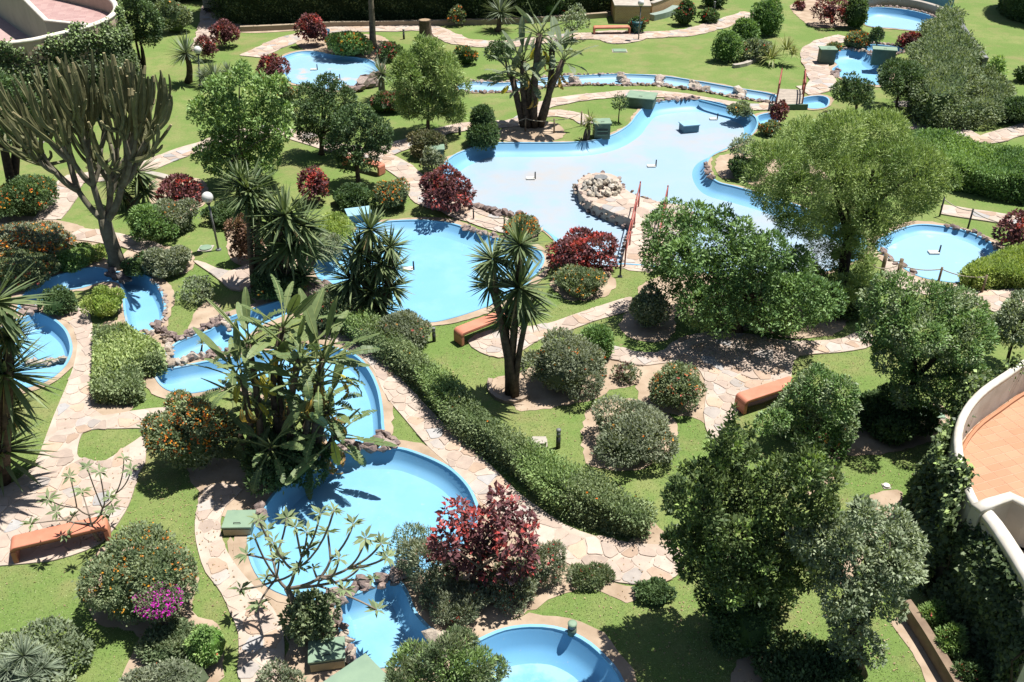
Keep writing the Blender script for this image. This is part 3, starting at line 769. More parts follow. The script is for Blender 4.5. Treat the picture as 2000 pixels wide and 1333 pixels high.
def tree(name, label, cat, box, base, pal, group=None, leaf=0.11, aspect=0.45, lobes=20, dense=1.0, trunk_r=0.11, bark=None, mat=None, special=None,
         own=None, size=0.36, up=0.3, depth=(0.6, 1.05), limbs=6, spread=0.74, low=-0.45, nmax=34000, out=0.8, fork=0.45, centre=True, lean=(0, 0), flowers=None, nfl=0, hide=.62, stems=1, own_scale=.87):
    _seed[0] += 1; rng = np.random.default_rng(_seed[0])
    b, p, rh, rz, s = crownbox(box, base)
    t = thing(name, tuple(b), label, cat, group)
    cx, cz = p[0] - b[0], p[2]
    if own is None:
        Lb = make_lobes(rng, rh, rh * .95, rz, cz, lobes, size, low, centre, spread)
        ex = (np.abs(Lb[:, 0]) + Lb[:, 3]).max() / rh * .97; Lb[:, [0, 1, 3, 4]] /= ex; Lb[:, 2] = cz + (Lb[:, 2] - cz) / ex; Lb[:, 5] /= ex; Lb[:, 0] += cx
    else:
        Lb = []
        for (u, v, r) in own:
            dy = rng.uniform(-.38, .38) * rh; q = on_y(u, v, b[1] + dy)
            rr = own_scale * r / ppm(q)
            sub = make_lobes(rng, rr * 1.12, rr * 1.25, rr, 0, 7, .5, -.6, True, .72); sub[0, 3:] = rr * .95
            sub[:, 0] += q[0] - b[0]; sub[:, 1] += dy; sub[:, 2] += q[2]
            Lb += list(sub)
        Lb = np.array(Lb)
        Lb[:, 2] = np.maximum(Lb[:, 2], Lb[:, 5] * .7)
    Ln = leaf_len(s, leaf)
    A = float(np.sum(4 * math.pi * Lb[:, 3] * Lb[:, 5])) * (.55 if own is None else .5)
    n = int(min(nmax, dense * 1.5 * A / (Ln * Ln * aspect * .5)))
    V, Q, C = crown(rng, Lb, n, Ln, Ln * aspect, pal, up=up, depth=depth, hide=hide, low=-.95, special=special, out=out)
    cr = link("crown", quads_mesh("crown", V, Q, C), t, mat or LEAF_G)
    ft = np.array([cx * fork + lean[0], lean[1], max(cz - rz * .55, .35)])
    for q in range(stems):
        foot = np.array([rng.uniform(-.25, .25), rng.uniform(-.2, .2), 0]) * (q > 0)
        tip = ft + np.array([rng.uniform(-.4, .4), rng.uniform(-.3, .3), 0]) * rh * (q > 0)
        P, Rr = limb(foot, tip, trunk_r, trunk_r * .68, rng, 0.0)
        Rr[0] *= 1.35
        tr = link("trunk", Geo().tube(P, Rr, 9).mesh("trunk", True), t, bark or BARK)
        order = np.argsort(-Lb[:, 3] * Lb[:, 5])[: limbs * 3]
        for i in rng.choice(order, min(limbs, len(order)), replace=False):
            P2, R2 = limb(tip - np.array([0, 0, .1]), Lb[i, :3] * np.array([.95, .95, 1]), trunk_r * .55, trunk_r * .14, rng, .1)
            link("branch", Geo().tube(P2, R2, 6).mesh("branch", True), tr, bark or BARK)
    if flowers:
        V, Q, C = flower_cloud(rng, Lb, nfl, leaf_len(s, 0.06), flowers)
        f_ = link("blossom", quads_mesh("blossom", V, Q, C), t, PETAL); tag(f_, kind="stuff")
    return t
def hedge(name, label, cat, top, h, pal, group=None, leaf=0.075, dense=1.0, rough=0.06, flowers=None, nfl=0, special=None, z0=0.0, bulge=0.05, mat=None, ground=False, sharp=False, up=.35, nmax=45000, aspect=.5, kind=None):
    """clipped hedge: 'top' is the outline of its flat top in the photo, at height h"""
    _seed[0] += 1; rng = np.random.default_rng(_seed[0])
    P = gl(top, 0 if ground else h)
    if sharp: P = np.concatenate([a + (b - a) * np.linspace(0, 1, 6)[:-1, None] for a, b in zip(P, np.roll(P, -1, 0))])
    else: P = smooth_poly(P, .25)
    P = ccw(P); c = P.mean(0)
    t = thing(name, (c[0], c[1], z0), label, cat, group)
    P = P - c; v, f = tri_fill([P])
    tri = v[f]; ar = np.abs(np.cross(tri[:, 1] - tri[:, 0], tri[:, 2] - tri[:, 0])) / 2
    seg = np.roll(P, -1, 0) - P; sl = np.linalg.norm(seg, axis=1)
    hh = h - z0; At, As = ar.sum(), sl.sum() * hh
    s = ppm((c[0], c[1], h)); Ln = leaf_len(s, leaf)
    n = int(min(nmax, dense * 3.2 * (At + As) / (Ln * Ln * aspect * .5))); nt = int(n * At / (At + As)); ns = n - nt
    k = rng.choice(len(tri), nt, p=ar / ar.sum()); a, b_ = rng.random(nt), rng.random(nt); sw = a + b_ > 1; a[sw], b_[sw] = 1 - a[sw], 1 - b_[sw]
    pt = tri[k, 0] + (tri[k, 1] - tri[k, 0]) * a[:, None] + (tri[k, 2] - tri[k, 0]) * b_[:, None]
    wav = lambda x, y: rough * (np.sin(x * 2.1 + y * 1.3) + np.sin(x * 1.1 - y * 2.7 + 1)) * .7
    Pt = np.c_[pt, hh + wav(pt[:, 0], pt[:, 1]) + rng.normal(0, .5 * rough + .015, nt) - rng.exponential(.03, nt)]
    k = rng.choice(len(seg), ns, p=sl / sl.sum()); a = rng.random(ns)[:, None]
    ps = P[k] + seg[k] * a; on = norm(np.c_[seg[k][:, 1], -seg[k][:, 0]])
    zz = rng.random(ns) * hh
    ps = ps + on * (bulge * np.sin(np.pi * zz / hh) + rough * np.sin(ps[:, 0] * 2.7 + zz * 3) + rng.normal(0, .5 * rough + .012, ns) - rng.exponential(.03, ns))[:, None]
    Ps = np.c_[ps, zz]
    Pa = np.r_[Pt, Ps]; o = np.r_[np.tile([0., 0, 1], (nt, 1)), np.c_[on, np.full(ns, .15)]]; n = len(Pa)
    D = norm(o * .8 + rand_dirs(rng, n) * .75 + np.array([0, 0, up])); N = norm(o * .7 + np.array([0, 0, .5]) + rand_dirs(rng, n) * .55)
    clump = np.sin(Pa @ np.array([2.1, 1.7, 2.3])) * np.sin(Pa @ np.array([-1.3, 2.4, 1.9]) + 1)
    C = pal_cols(rng, pal, rng.uniform(0, .9, n) + clump * .35)
    if special:
        share, s0, s1 = special
        cl = np.sin(Pa @ np.array([1.3, -0.9, 1.9]) + .7) + np.sin(Pa @ np.array([-.8, 1.2, .9])) + rng.normal(0, .5, n)
        sel = cl > np.quantile(cl, 1 - share); C[sel] = pal_cols(rng, (s0, s1), rng.random(sel.sum()))
    l = Ln * rng.uniform(.7, 1.25, n)
    V, Q, C = leaf_cloud(Pa, D, N, l, l * aspect, C)
    link("foliage", quads_mesh("foliage", V, Q, C), t, mat or LEAF)
    ins = offset(P, .09)
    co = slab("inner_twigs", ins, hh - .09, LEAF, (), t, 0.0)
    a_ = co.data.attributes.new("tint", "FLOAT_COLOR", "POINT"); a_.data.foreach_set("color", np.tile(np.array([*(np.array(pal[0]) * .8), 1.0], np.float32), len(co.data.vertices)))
    if flowers:
        i = rng.integers(nt, size=nfl); q = Pt[i] + np.array([0, 0, .03])
        nn = len(q); cols = np.array(flowers)[rng.integers(len(flowers), size=nn)]
        l = np.full(nn, leaf_len(s, .05))
        V, Q, C = leaf_cloud(q, rand_dirs(rng, nn) + np.array([0, 0, .4]), rand_dirs(rng, nn) + np.array([0, 0, 1.]), l, l * .8, cols)
        f_ = link("blossom", quads_mesh("blossom", V, Q, C), t, PETAL); tag(f_, kind="stuff")
    if kind: tag(t, kind=kind)
    return t

# ------------------------------------------------------------------ yuccas
def blade_set(rng, n, lo, hi, w, droop, pal, segs=4, jl=.2):
    Vs, Cs = [], []
    t = np.linspace(0, 1, segs + 1); wp = np.interp(t, [0, .15, .5, .85, 1], [.55, .8, 1, .6, .04])
    az = rng.uniform(0, 2 * math.pi, n); el = np.arcsin(rng.uniform(math.sin(lo), math.sin(hi), n))
    for i in range(n):
        L = 1 + rng.uniform(-jl, jl * .5)
        d = np.array([math.cos(az[i]) * math.cos(el[i]), math.sin(az[i]) * math.cos(el[i]), math.sin(el[i])])
        s = np.array([-math.sin(az[i]), math.cos(az[i]), 0]); up = np.cross(d, s); 
        dr = droop * (1 - math.sin(el[i])) * rng.uniform(.5, 1.4)
        c = d * (t * L)[:, None] * 1.0 + np.array([0, 0, -1]) * (dr * t ** 2.2)[:, None]
        c = c + d * .03
        col = np.array(pal[0]) + (np.array(pal[1]) - np.array(pal[0])) * rng.random(); col = col * rng.uniform(.85, 1.15)
        hw = (w * wp / 2)[:, None]
        Vs.append(np.stack([c - s * hw, c - up * hw * .35, c + s * hw], 1).reshape(-1, 3)); Cs.append(np.tile(col, (3 * (segs + 1), 1)))
    V = np.concatenate(Vs); m_ = 3 * (segs + 1); q = []
    for k in range(segs): q += [(3*k, 3*k+1, 3*k+4, 3*k+3), (3*k+1, 3*k+2, 3*k+5, 3*k+4)]
    q = np.array(q); Q = (q[None] + (np.arange(n) * m_)[:, None, None]).reshape(-1, 4)
    return V, Q, np.concatenate(Cs)
P_YUC = ((0.055, 0.090, 0.038), (0.185, 0.23, 0.105)); P_DRAG = ((0.11, 0.145, 0.10), (0.22, 0.26, 0.185))
P_FLAX = ((0.16, 0.20, 0.06), (0.33, 0.33, 0.13))
_rng = np.random.default_rng(5)
def _ros(name, n, lo, hi, w, dr, pal, dry=0):
    V, Q, C = blade_set(_rng, n, lo, hi, w, dr, pal)
    if dry:
        V2, Q2, C2 = blade_set(_rng, dry, -1.45, -.9, w * .8, .12, ((0.30, 0.22, 0.11), (0.42, 0.33, 0.18)))
        Q = np.r_[Q, Q2 + len(V)]; V = np.r_[V, V2 * .8]; C = np.r_[C, C2]
    return quads_mesh(name, V, Q, C)
ROS_Y = [_ros("leaf_rosette", 105, -1.15, 1.45, .082, .05, P_YUC, 5) for _ in range(3)]
ROS_D = [_ros("leaf_rosette", 150, -.6, 1.5, .05, .05, P_DRAG) for _ in range(2)]
ROS_F = [_ros("leaf_rosette", 60, .25, 1.45, .065, .85, P_FLAX) for _ in range(2)]
def yucca(name, label, base, heads, group="spiky yuccas", kind="Y", feet=None, tr=.085, bark=None, cat="yucca", dy=.25):
    _seed[0] += 1; rng = np.random.default_rng(_seed[0])
    b = g(*base); t = thing(name, tuple(b), label, cat, group)
    ms = {"Y": ROS_Y, "D": ROS_D, "F": ROS_F}[kind]
    for i, h in enumerate(heads):
        u, v, r = h[:3]; q = on_y(u, v, b[1] + rng.uniform(-dy, dy)); sc = r / ppm(q) * (1.08 if kind == "Y" else 1.0)
        rel = q - b
        o = link("leaf_rosette", ms[int(rng.integers(len(ms)))], t, LEAF_G, tuple(rel), (rng.normal(0, .16) + rel[1] * -.1, rng.normal(0, .16) + rel[0] * .12, rng.uniform(0, 6.28)), sc)
        if len(h) > 3 and h[3] == 0: continue
        f0 = np.array([rng.uniform(-.22, .22), rng.uniform(-.12, .12), 0]) if feet is None else g(*feet[i % len(feet)]) - b
        P, Rr = limb(f0, rel - np.array([0, 0, .05]), tr, tr * .75, rng, 0.02)
        Rr[0] *= 1.3
        link("trunk", Geo().tube(P, Rr, 8).mesh("trunk", True), t, bark or BARK)
    return t

# ------------------------------------------------------------------ paddle leaves (giant bird of paradise)
def paddle(rng, L, W, torn, pal, bend=.5, pet=.55, dry=False):
    """midrib curve with separate strips on both sides where the wind has torn the blade"""
    n = 16; V, Fc, C = [], [], []
    def mid(t): return np.array([0, t * L * (pet + 1) * math.cos(bend * t * .8), t * L * (pet + 1) * (.55 - bend * t * .62)])
    t0 = pet / (pet + 1)
    ts = np.linspace(t0, 1, n + 1)
    col0 = np.array(pal[0]) + (np.array(pal[1]) - np.array(pal[0])) * rng.random()
    for sgn in (-1, 1):
        fold = rng.uniform(.15, .5)
        ph = rng.uniform(0, 1); hang = 0.0
        for i in range(n):
            u0, u1 = (ts[i] - t0) / (1 - t0), (ts[i + 1] - t0) / (1 - t0)
            prof = lambda u: W / 2 * (max(math.sin(math.pi * min(1, u * .93 + .05)), 0) ** .55)
            if torn and rng.random() < torn: ph = rng.uniform(0, 1); hang = rng.uniform(-.1, .35); tear = True
            else: tear = False
            a, b = mid(ts[i]), mid(ts[i + 1])
            if tear: a = a + (b - a) * 0.0
            sh = rng.uniform(.82, 1.0) if torn else 1.0
            def outp(p, u, k):
                w = prof(u) * sh
                return p + np.array([sgn * w * math.cos(fold + hang), -.10 * w + (0.22 * L / n if (tear and k == 0) else 0), -w * math.sin(fold * .4 + hang) * 1.0 + .25 * w])
            c, d = outp(b, u1, 1), outp(a, u0, 0)
            k = len(V); V += [a, b, c, d]; Fc.append((k, k + 1, k + 2, k + 3) if sgn > 0 else (k + 3, k + 2, k + 1, k))
            cc = col0 * rng.uniform(.9, 1.1); C += [cc, cc, cc * (1.0 if not dry else .8), cc]
    # petiole and rib
    gt = Geo().tube([mid(t) for t in np.linspace(0, 1, 8)], np.linspace(.028, .007, 8), 4)
    k = len(V); V += [np.array(v) for v in gt.V]; C += [np.array((0.20, 0.24, 0.09))] * len(gt.V)
    quads = [f_ for f_ in gt.F if len(f_) == 4]
    Fc += [tuple(i + k for i in f_) for f_ in quads]
    return quads_mesh("leaf", np.array(V), np.array(Fc), np.array(C))
P_PAD = ((0.065, 0.11, 0.04), (0.15, 0.195, 0.08)); P_PADG = ((0.085, 0.12, 0.075), (0.19, 0.23, 0.15)); P_PADD = ((0.40, 0.26, 0.06), (0.50, 0.33, 0.08)); P_PADB = ((0.23, 0.14, 0.06), (0.33, 0.2, 0.08))
_r2 = np.random.default_rng(77)
PAD = [paddle(_r2, 1.0, .27, to, P_PAD, be) for to, be in ((0, .15), (.25, .35), (.5, .5), (.75, .65), (.85, .8), (.7, 1.0))]
PADG = [paddle(_r2, 1.0, .30, to, P_PADG, be) for to, be in ((0, .15), (.3, .5), (.6, .8), (.7, .6))]
PADD = [paddle(_r2, 1.0, .30, .6, P_PADD, 1.15, dry=True), paddle(_r2, 1.0, .28, .7, P_PADB, 1.25, dry=True)]
PADY = [paddle(_r2, 1.0, .34, .3, ((0.42, 0.38, 0.05), (0.46, 0.40, 0.06)), .6)]
def strelitzia(name, label, base, stems, group, size, pads, nleaf=9, ndry=3, bark=BARK_PALE, tr=.10, cat="plant", dyy=.6):
    _seed[0] += 1; rng = np.random.default_rng(_seed[0])
    b = g(*base); t = thing(name, tuple(b), label, cat, group)
    for (u0, v0, u1, v1) in stems:
        foot = g(u0, v0) - b; foot[1] += rng.uniform(-.2, .2)
        top = on_y(u1, v1, b[1] + rng.uniform(-dyy, dyy)) - b
        P, Rr = limb(foot, top, tr * 1.15, tr, rng, .0)
        link("trunk", Geo().tube(P, Rr, 8).mesh("trunk", True), t, bark)
        a0 = rng.uniform(0, 6.28)
        for k in range(nleaf):
            young = k / max(nleaf - 1, 1)                           # 1 = youngest, upright
            az = a0 + k * 2.4 + rng.normal(0, .3)
            pitch = -.55 + young * 1.25 + rng.normal(0, .14)
            me = pads[min(len(pads) - 1, int((1 - young) * len(pads) * .999))] if rng.random() < .7 else pads[int(rng.integers(len(pads)))]
            link("leaf", me, t, LEAF_G, tuple(top + np.array([0, 0, -.12 * (1 - young)])), (pitch, rng.normal(0, .25), az), size * rng.uniform(.8, 1.12))
        for k in range(ndry):
            az = rng.uniform(0, 6.28)
            link("leaf", PADD[int(rng.integers(2))] if rng.random() < .75 else PADY[0], t, LEAF, tuple(top + np.array([0, 0, -.25 - .25 * rng.random()])), (-1.15 + rng.normal(0, .15), rng.normal(0, .3), az), size * rng.uniform(.7, .95))
    return t

# ------------------------------------------------------------------ plants grown towards given tips (cactus, frangipani)
def cluster(rng, T, k):
    c = T[rng.choice(len(T), k, replace=False)].copy()
    for _ in range(8):
        lab = np.argmin(((T[:, None] - c[None]) ** 2).sum(2), 1)
        for j in range(k):
            if (lab == j).any(): c[j] = T[lab == j].mean(0)
    return lab
def grow(rng, root, tips, levels, make, r, drop=0.45):
    """make(a, b, r0, r1, level) for every stem from the root to all tips"""
    if levels == 0 or len(tips) <= 1:
        for tp in tips: make(root, tp, r, r * .8, 0)
        return
    k = min(len(tips), max(2, int(round(len(tips) ** (1 / (levels + 1)) * 1.25))))
    lab = cluster(rng, tips, k)
    for j in range(k):
        sub = tips[lab == j]
        if len(sub) == 0: continue
        if len(sub) == 1: make(root, sub[0], r * .8, r * .62, 0); continue
        f_ = root + (sub.mean(0) - root) * drop
        f_[2] = root[2] + (sub[:, 2].mean() - root[2]) * drop * .72
        make(root, f_, r, r * .8, levels); grow(rng, f_, sub, levels - 1, make, r * .8, drop)
# ------------------------------------------------------------------ benches
def bench(label, a, b, w=.40, h=.42):
    A, B = g(*a, h), g(*b, h); c = (A + B) / 2; d = B - A; L = float(np.linalg.norm(d)); rz = math.atan2(d[1], d[0])
    t = thing("stone_bench", (c[0], c[1], 0.03), label, "bench", "terracotta benches along the paths", rz)
    # seat slab whose ends roll over into the legs
    r, th = .12, .10; n = 6
    prof = []
    for k in range(n + 1):
        a_ = math.pi / 2 + math.pi / 2 * (1 - k / n) * 1.0
        prof.append((-L / 2 + r + r * math.cos(a_), h - r + r * math.sin(a_)))
    top = prof + [(-x, z) for x, z in prof[::-1]]
    inn = [(-L / 2 + th, h - r - .01), (-L / 2 + th + .05, h - th), (L / 2 - th - .05, h - th), (L / 2 - th, h - r - .01)]
    ring = top + inn[::-1]
    m_ = len(ring)
    V = [(x, -w / 2, z) for x, z in ring] + [(x, w / 2, z) for x, z in ring]
    Fc = [(i, (i + 1) % m_, m_ + (i + 1) % m_, m_ + i)[::-1] for i in range(m_)] + [tuple(range(m_)), tuple(range(2 * m_ - 1, m_ - 1, -1))]
    me = pydata("seat", V, Fc); bm = bmesh.new(); bm.from_mesh(me)
    ed = [e for e in bm.edges if len(e.link_faces) == 2 and any(len(f_.verts) > 4 for f_ in e.link_faces)]
    bmesh.ops.bevel(bm, geom=ed, offset=.03, segments=3, affect="EDGES", profile=.6); bmesh.ops.recalc_face_normals(bm, faces=bm.faces[:])
    bm.to_mesh(me); bm.free()
    link("seat", me, t, TERRA)
    for s in (-1, 1):
        link("leg", Geo().box((0, 0, 0), (th - .006, w - .012, h - r - .012)).mesh("leg", bevel=.012), t, TERRA, (s * (L / 2 - th / 2), 0, (h - r - .012) / 2))
    return t
bench("long terracotta bench on the paving at lower left, under a bare frangipani", (18, 1062), (209, 1018))
bench("terracotta bench on the stone pad just left of the tall yucca by the round pool", (893, 648), (990, 610))
bench("terracotta bench end poking out beside the big stone plaza, half covered by a shrub", (1446, 778), (1556, 742))
bench("far terracotta bench on the upper path beside the globe lamp", (1159, 53), (1231, 52), .5)
bench("terracotta bench under the dark spreading tree by the middle path", (672, 304), (746, 323))
bench("small distant orange bench half hidden behind the cactus top", (234, 136), (267, 138), .4)

# ------------------------------------------------------------------ lamps and bollards
def globe_lamp(label, base, gl_, rad, bin_=False):
    b = g(*base); q = on_y(gl_[0], gl_[1], b[1]); h = q[2]
    t = thing("globe_lamp", tuple(b), label, "lamp", "globe lamps on poles")
    dx = q[0] - b[0]
    link("pole", Geo().tube([(0, 0, 0), (dx * .5, 0, h * .5), (dx, 0, h - rad)], [.036, .034, .032], 9).mesh("pole", True), t, METAL_GREY)
    link("base_plate", Geo().tube([(0, 0, 0), (0, 0, .05)], [.10, .09], 10).mesh("base_plate"), t, METAL_GREY)
    link("collar", Geo().tube([(dx, 0, h - rad - .06), (dx, 0, h - rad + .02)], [.06, .085], 10).mesh("collar", True), t, METAL_DARK)
    bm = bmesh.new(); bmesh.ops.create_uvsphere(bm, u_segments=24, v_segments=14, radius=rad); me = bpy.data.meshes.new("globe"); bm.to_mesh(me); bm.free()
    me.polygons.foreach_set("use_smooth", [True] * len(me.polygons))
    link("globe", me, t, GLOBE, (dx, 0, h))
    return t
globe_lamp("white globe lamp on a leaning grey pole standing on grass right of the cactus", (427, 489), (405, 386), .185)
globe_lamp("white globe lamp behind the blue-green dragon tree", (391, 168), (386, 98), .19)
globe_lamp("white globe lamp beside the upper path bench with a green bin", (1247, 79), (1252, 6), .18)
def bollard(label, base, top, r=.05, green=False):
    b = g(*base); h = on_y(top[0], top[1], b[1])[2]
    t = thing("bollard_light", tuple(b), label, "bollard", "low garden bollard lights")
    link("post", Geo().tube([(0, 0, 0), (0, 0, h * .6)], [r, r], 12).mesh("post", True), t, METAL_DARK if not green else GREENSIDE)
    link("lens", Geo().tube([(0, 0, h * .6), (0, 0, h * .86)], [r * .92, r * .92], 12).mesh("lens", True), t, METAL_GREY)
    link("cap", Geo().tube([(0, 0, h * .86), (0, 0, h * .97), (0, 0, h)], [r * 1.05, r * 1.05, r * .5], 12).mesh("cap", True), t, METAL_GREY if not green else GREENBOX)
bollard("dark bollard light on the grass near the hedge and the round grey-green bush", (1090, 875), (1093, 838), .055)
bollard("dark bollard light by the lantana at the near rim of the round pool", (848, 667), (847, 640), .05)
bollard("small dark bollard light beside the two-tier topiary", (898, 264), (897, 248), .06)
bollard("small dark bollard light on the far lawn left of the tree stump", (789, 77), (787, 57), .06)
bollard("squat green capped light at the rim of the shiny round pool at the bottom", (1117, 1238), (1120, 1217), .085, True)
bollard("thin dark post light at the far top near the flowering bush", (1394, 24), (1394, 3), .07)
# flood light on a dark pole
b = g(1878, 800); q = on_y(1893, 738, b[1]); t = thing("flood_light", tuple(b), "pale flood light on a dark pole rising behind the terrace wall", "lamp")
rel = q - b
link("pole", Geo().tube([(0, 0, 0), rel], [.03, .028], 7).mesh("pole", True), t, METAL_DARK)
hd = link("lamp_head", Geo().box((0, 0, 0), (.30, .16, .13)).mesh("lamp_head", bevel=.02), t, CREAM, tuple(rel + np.array([.02, 0, .06])), (0, .35, -.6))

# ------------------------------------------------------------------ pump boxes, bins, covers
def pump_box(label, at_, w, d, h, rz=0.0, lid=.05, over=.05, body=None, top=None, vent=False, z=0.0, front=None):
    b = g(at_[0], at_[1], z); t = thing("pump_box", tuple(b), label, "box", "painted pump boxes", rz)
    link("body", Geo().box((0, 0, (h - lid) / 2), (w, d, h - lid)).mesh("body", bevel=.012), t, body or GREENSIDE)
    link("lid", Geo().box((0, 0, h - lid / 2 + .002), (w + 2 * over, d + 2 * over, lid)).mesh("lid", bevel=.012), t, top or GREENBOX)
    if d > .4:
        link("lid_handle", Geo().tube([(-.07, -d * .32, h), (-.07, -d * .32, h + .035), (.07, -d * .32, h + .035), (.07, -d * .32, h)], [.009] * 4, 5).mesh("lid_handle"), t, METAL_DARK)
        for q_ in (-.3, .3): link("hinge", Geo().box((q_ * w, d / 2 + over + .006, h - lid / 2), (.07, .014, .04)).mesh("hinge"), t, METAL_GREY)
    if front:
        link("front_panel", Geo().box((0, -d / 2 - .012, h * .45), (w * .98, .02, h * .62)).mesh("front_panel", bevel=.004), t, front)
    if vent:
        for k in range(4):
            link("vent_slat", Geo().box((0, -d / 2 - .012, h * .28 + k * h * .11), (w * .66, .03, h * .045)).mesh("vent_slat"), t, METAL_DARK if k % 2 else GREENBOX)
    return t
SKYPAINT = plain("sky_blue_paint", (0.33, 0.56, 0.68), (0.27, 0.50, 0.64), 3, .55)
BLUEPAINT = plain("mid_blue_paint", (0.13, 0.36, 0.56), (0.11, 0.31, 0.5), 3, .55)
pump_box("wide pale green pump box beside the back rim of the largest pool", (1252, 206), 1.25, 1.0, .50, -.30)
pump_box("pale green louvred box at the left rim of the largest pool", (1174, 268), .68, .6, .72, .06, vent=True)
pump_box("pale green cube box by the winding far path and deep-blue wavy pool", (1612, 124), .78, .62, .82, -.05)
pump_box("green box with pale sloping lid on the right side of the deep-blue wavy pool", (1722, 126), 1.15, .6, .85, -.28)
pump_box("low green box with pale lip in banana shade left of the bright blue pool", (470, 1031), .58, .5, .26, .02, over=.02, front=CREAM)
pump_box("low grey-green box with cream front below the frangipani trunk", (641, 1290), .62, .46, .30, .17, over=.02, front=CREAM)
pump_box("pale mint box turned cornerwise at the bottom edge", (706, 1372), .86, .86, .48, math.radians(43), over=.04)
pump_box("pale mint box behind the burgundy shrub at the left of the largest pool", (851, 316), .66, .5, .62, .1)
b = g(1345, 256, -.395); t = thing("blue_plinth", tuple(b), "small blue block standing on the pale floor of the largest pool", "block", None, .25)
link("body", Geo().box((0, 0, .16), (.74, .56, .32)).mesh("body", bevel=.02), t, plain("teal_block_paint", (0.11, 0.25, 0.32), (0.09, 0.2, 0.27), 4, .6)); link("lid", Geo().box((0, 0, .34), (.80, .62, .05)).mesh("lid", bevel=.01), t, SKYPAINT)
b = g(702, 432); t = thing("inlet_chute", tuple(b), "sky-blue concrete inlet box spilling into the round pool", "chute", None, .32)
link("body", Geo().box((0, 0, .17), (.80, .58, .34)).mesh("body", bevel=.012), t, BLUEPAINT); link("lid", Geo().box((0, 0, .365), (.88, .68, .05)).mesh("lid", bevel=.01), t, SKYPAINT)
link("spout", Geo().box((0.05, -.52, .05), (.52, .50, .06)).mesh("spout", bevel=.01), t, BLUEPAINT)
def bin_(label, base, r, h, mat, z=0.0):
    b = g(*base); t = thing("litter_bin", (b[0], b[1], z), label, "bin", "round litter bins")
    link("body", Geo().tube([(0, 0, 0), (0, 0, h * .8)], [r * .8, r], 14).mesh("body", True), t, mat)
    link("rim", Geo().tube([(0, 0, h * .8), (0, 0, h), (0, 0, h * .93), (0, 0, h * .5)], [r * 1.08, r * 1.08, r * .9, r * .8], 14, cap=False).mesh("rim", True), t, mat)
    return t
bin_("blue litter bin beside the tall burgundy shrub on the upper path", (637, 77), .24, .55, BLUEBIN)
bin_("teal litter bin next to the far globe lamp", (1243, 66), .30, .62, plain("teal_plastic", (0.03, 0.13, 0.14), (0.02, 0.1, 0.11), 6, .45, .5), .1)
def cover(label, at_, r, mat, h=.05, rect=False):
    b = g(*at_); t = thing("drain_cover", (b[0], b[1], 0.004), label, "cover", "covers set in the lawn")
    if rect: link("plate", Geo().box((0, 0, h / 2), (r * 2, r * 1.6, h)).mesh("plate", bevel=.01), t, mat)
    else: link("plate", Geo().tube([(0, 0, 0), (0, 0, h), (0, 0, h + .004)], [r, r, r * .92], 20).mesh("plate"), t, mat)
    link("frame", Geo().box((0, 0, .008), (r * 2.3, r * (1.9 if rect else 2.3), .014)).mesh("frame"), t, CONC)
cover("pale green round cover on the grass at the foot of the leaning globe lamp", (402, 486), .20, GREENBOX)
cover("pale green square cover in the open far lawn", (1210, 100), .36, GREENBOX, rect=True)
cover("long pale green cover in tree shade near the terrace", (1816, 808), .30, GREENBOX, rect=True)
cover("tiny white cover on the lawn left of the ivy wall", (1731, 951), .075, FIXWHITE)
cover("pale stone block lying on the grass beside the long hedge", (1053, 866), .17, CONC, .10, rect=True)
cover("pale green cover on the lawn behind the left tree trunks", (68, 281), .30, GREENBOX, rect=True)
cover("pale strip cover on the grass under the small far tree", (1770, 204), .42, CONC, rect=True)

# ------------------------------------------------------------------ fountain nozzles on the pool floors
def nozzle(label, at_, z, w=.34):
    b = g(at_[0], at_[1], z); t = thing("fountain_nozzle", tuple(b), label, "nozzle", "fountain nozzles on pool floors")
    link("base_plate", Geo().box((.0, 0, .03), (w, w * .7, .06)).mesh("base_plate", bevel=.012), t, FIXWHITE)
    link("pipe", Geo().tube([(w * .55, 0, 0), (w * .55, 0, .30)], [.03, .025], 8).mesh("pipe"), t, METAL_DARK)
nozzle("white based fountain nozzle on the big round pool floor", (797, 527), -.29)
nozzle("fountain nozzle at the left part of the largest pool", (1036, 350), -.395)
nozzle("fountain nozzle in the middle of the largest pool, right of the stone promontory", (1272, 326), -.395)
nozzle("fountain nozzle at the back of the largest pool by the rock sill", (1393, 234), -.395)
nozzle("fountain nozzle in the middle of the roped pale pool", (1823, 495), -.195)
nozzle("fountain nozzle at the left of the far oval pool", (613, 137), -.145)
nozzle("fountain nozzle at the right of the far oval pool", (657, 157), -.145)
b = g(709, 907, -.365); o = link("drain", Geo().tube([(0, 0, -.01), (0, 0, .015)], [.04, .035], 10).mesh("drain"), T_POOL["lagoon"], METAL_DARK, tuple(b))

# ------------------------------------------------------------------ stone promontory with its boulder pile and rails
PR = ccw(smooth_poly(gl([(1129,366),(1133,350),(1150,341),(1180,339),(1205,346),(1219,368),(1250,386),(1300,398),(1345,406),(1336,440),(1306,480),(1288,520),(1282,530),(1216,524),(1226,470),(1238,434),(1206,420),(1164,403),(1138,386)]), .25))
t = thing("stone_promontory", (0, 0, 0), "paved stone promontory with rough rock edges reaching into the largest pool", "promontory")
slab("deck", PR, .02, PATHBASE, (), t, -.5)
flags(t, PR, .46, .02, 555, (), 290)
rng = np.random.default_rng(9)
e = offset(PR, -.05)
for i, p in enumerate(e):
    v_ = p[1]
    for zz in (-.32, -.14, .02):
        if rng.random() < .62: put_rock(t, (p[0] + rng.normal(0, .05), p[1] + rng.normal(0, .05), zz + rng.normal(0, .03)), .10 * rng.uniform(.8, 1.25), LAVA[:3] + PALE[2:], rng)
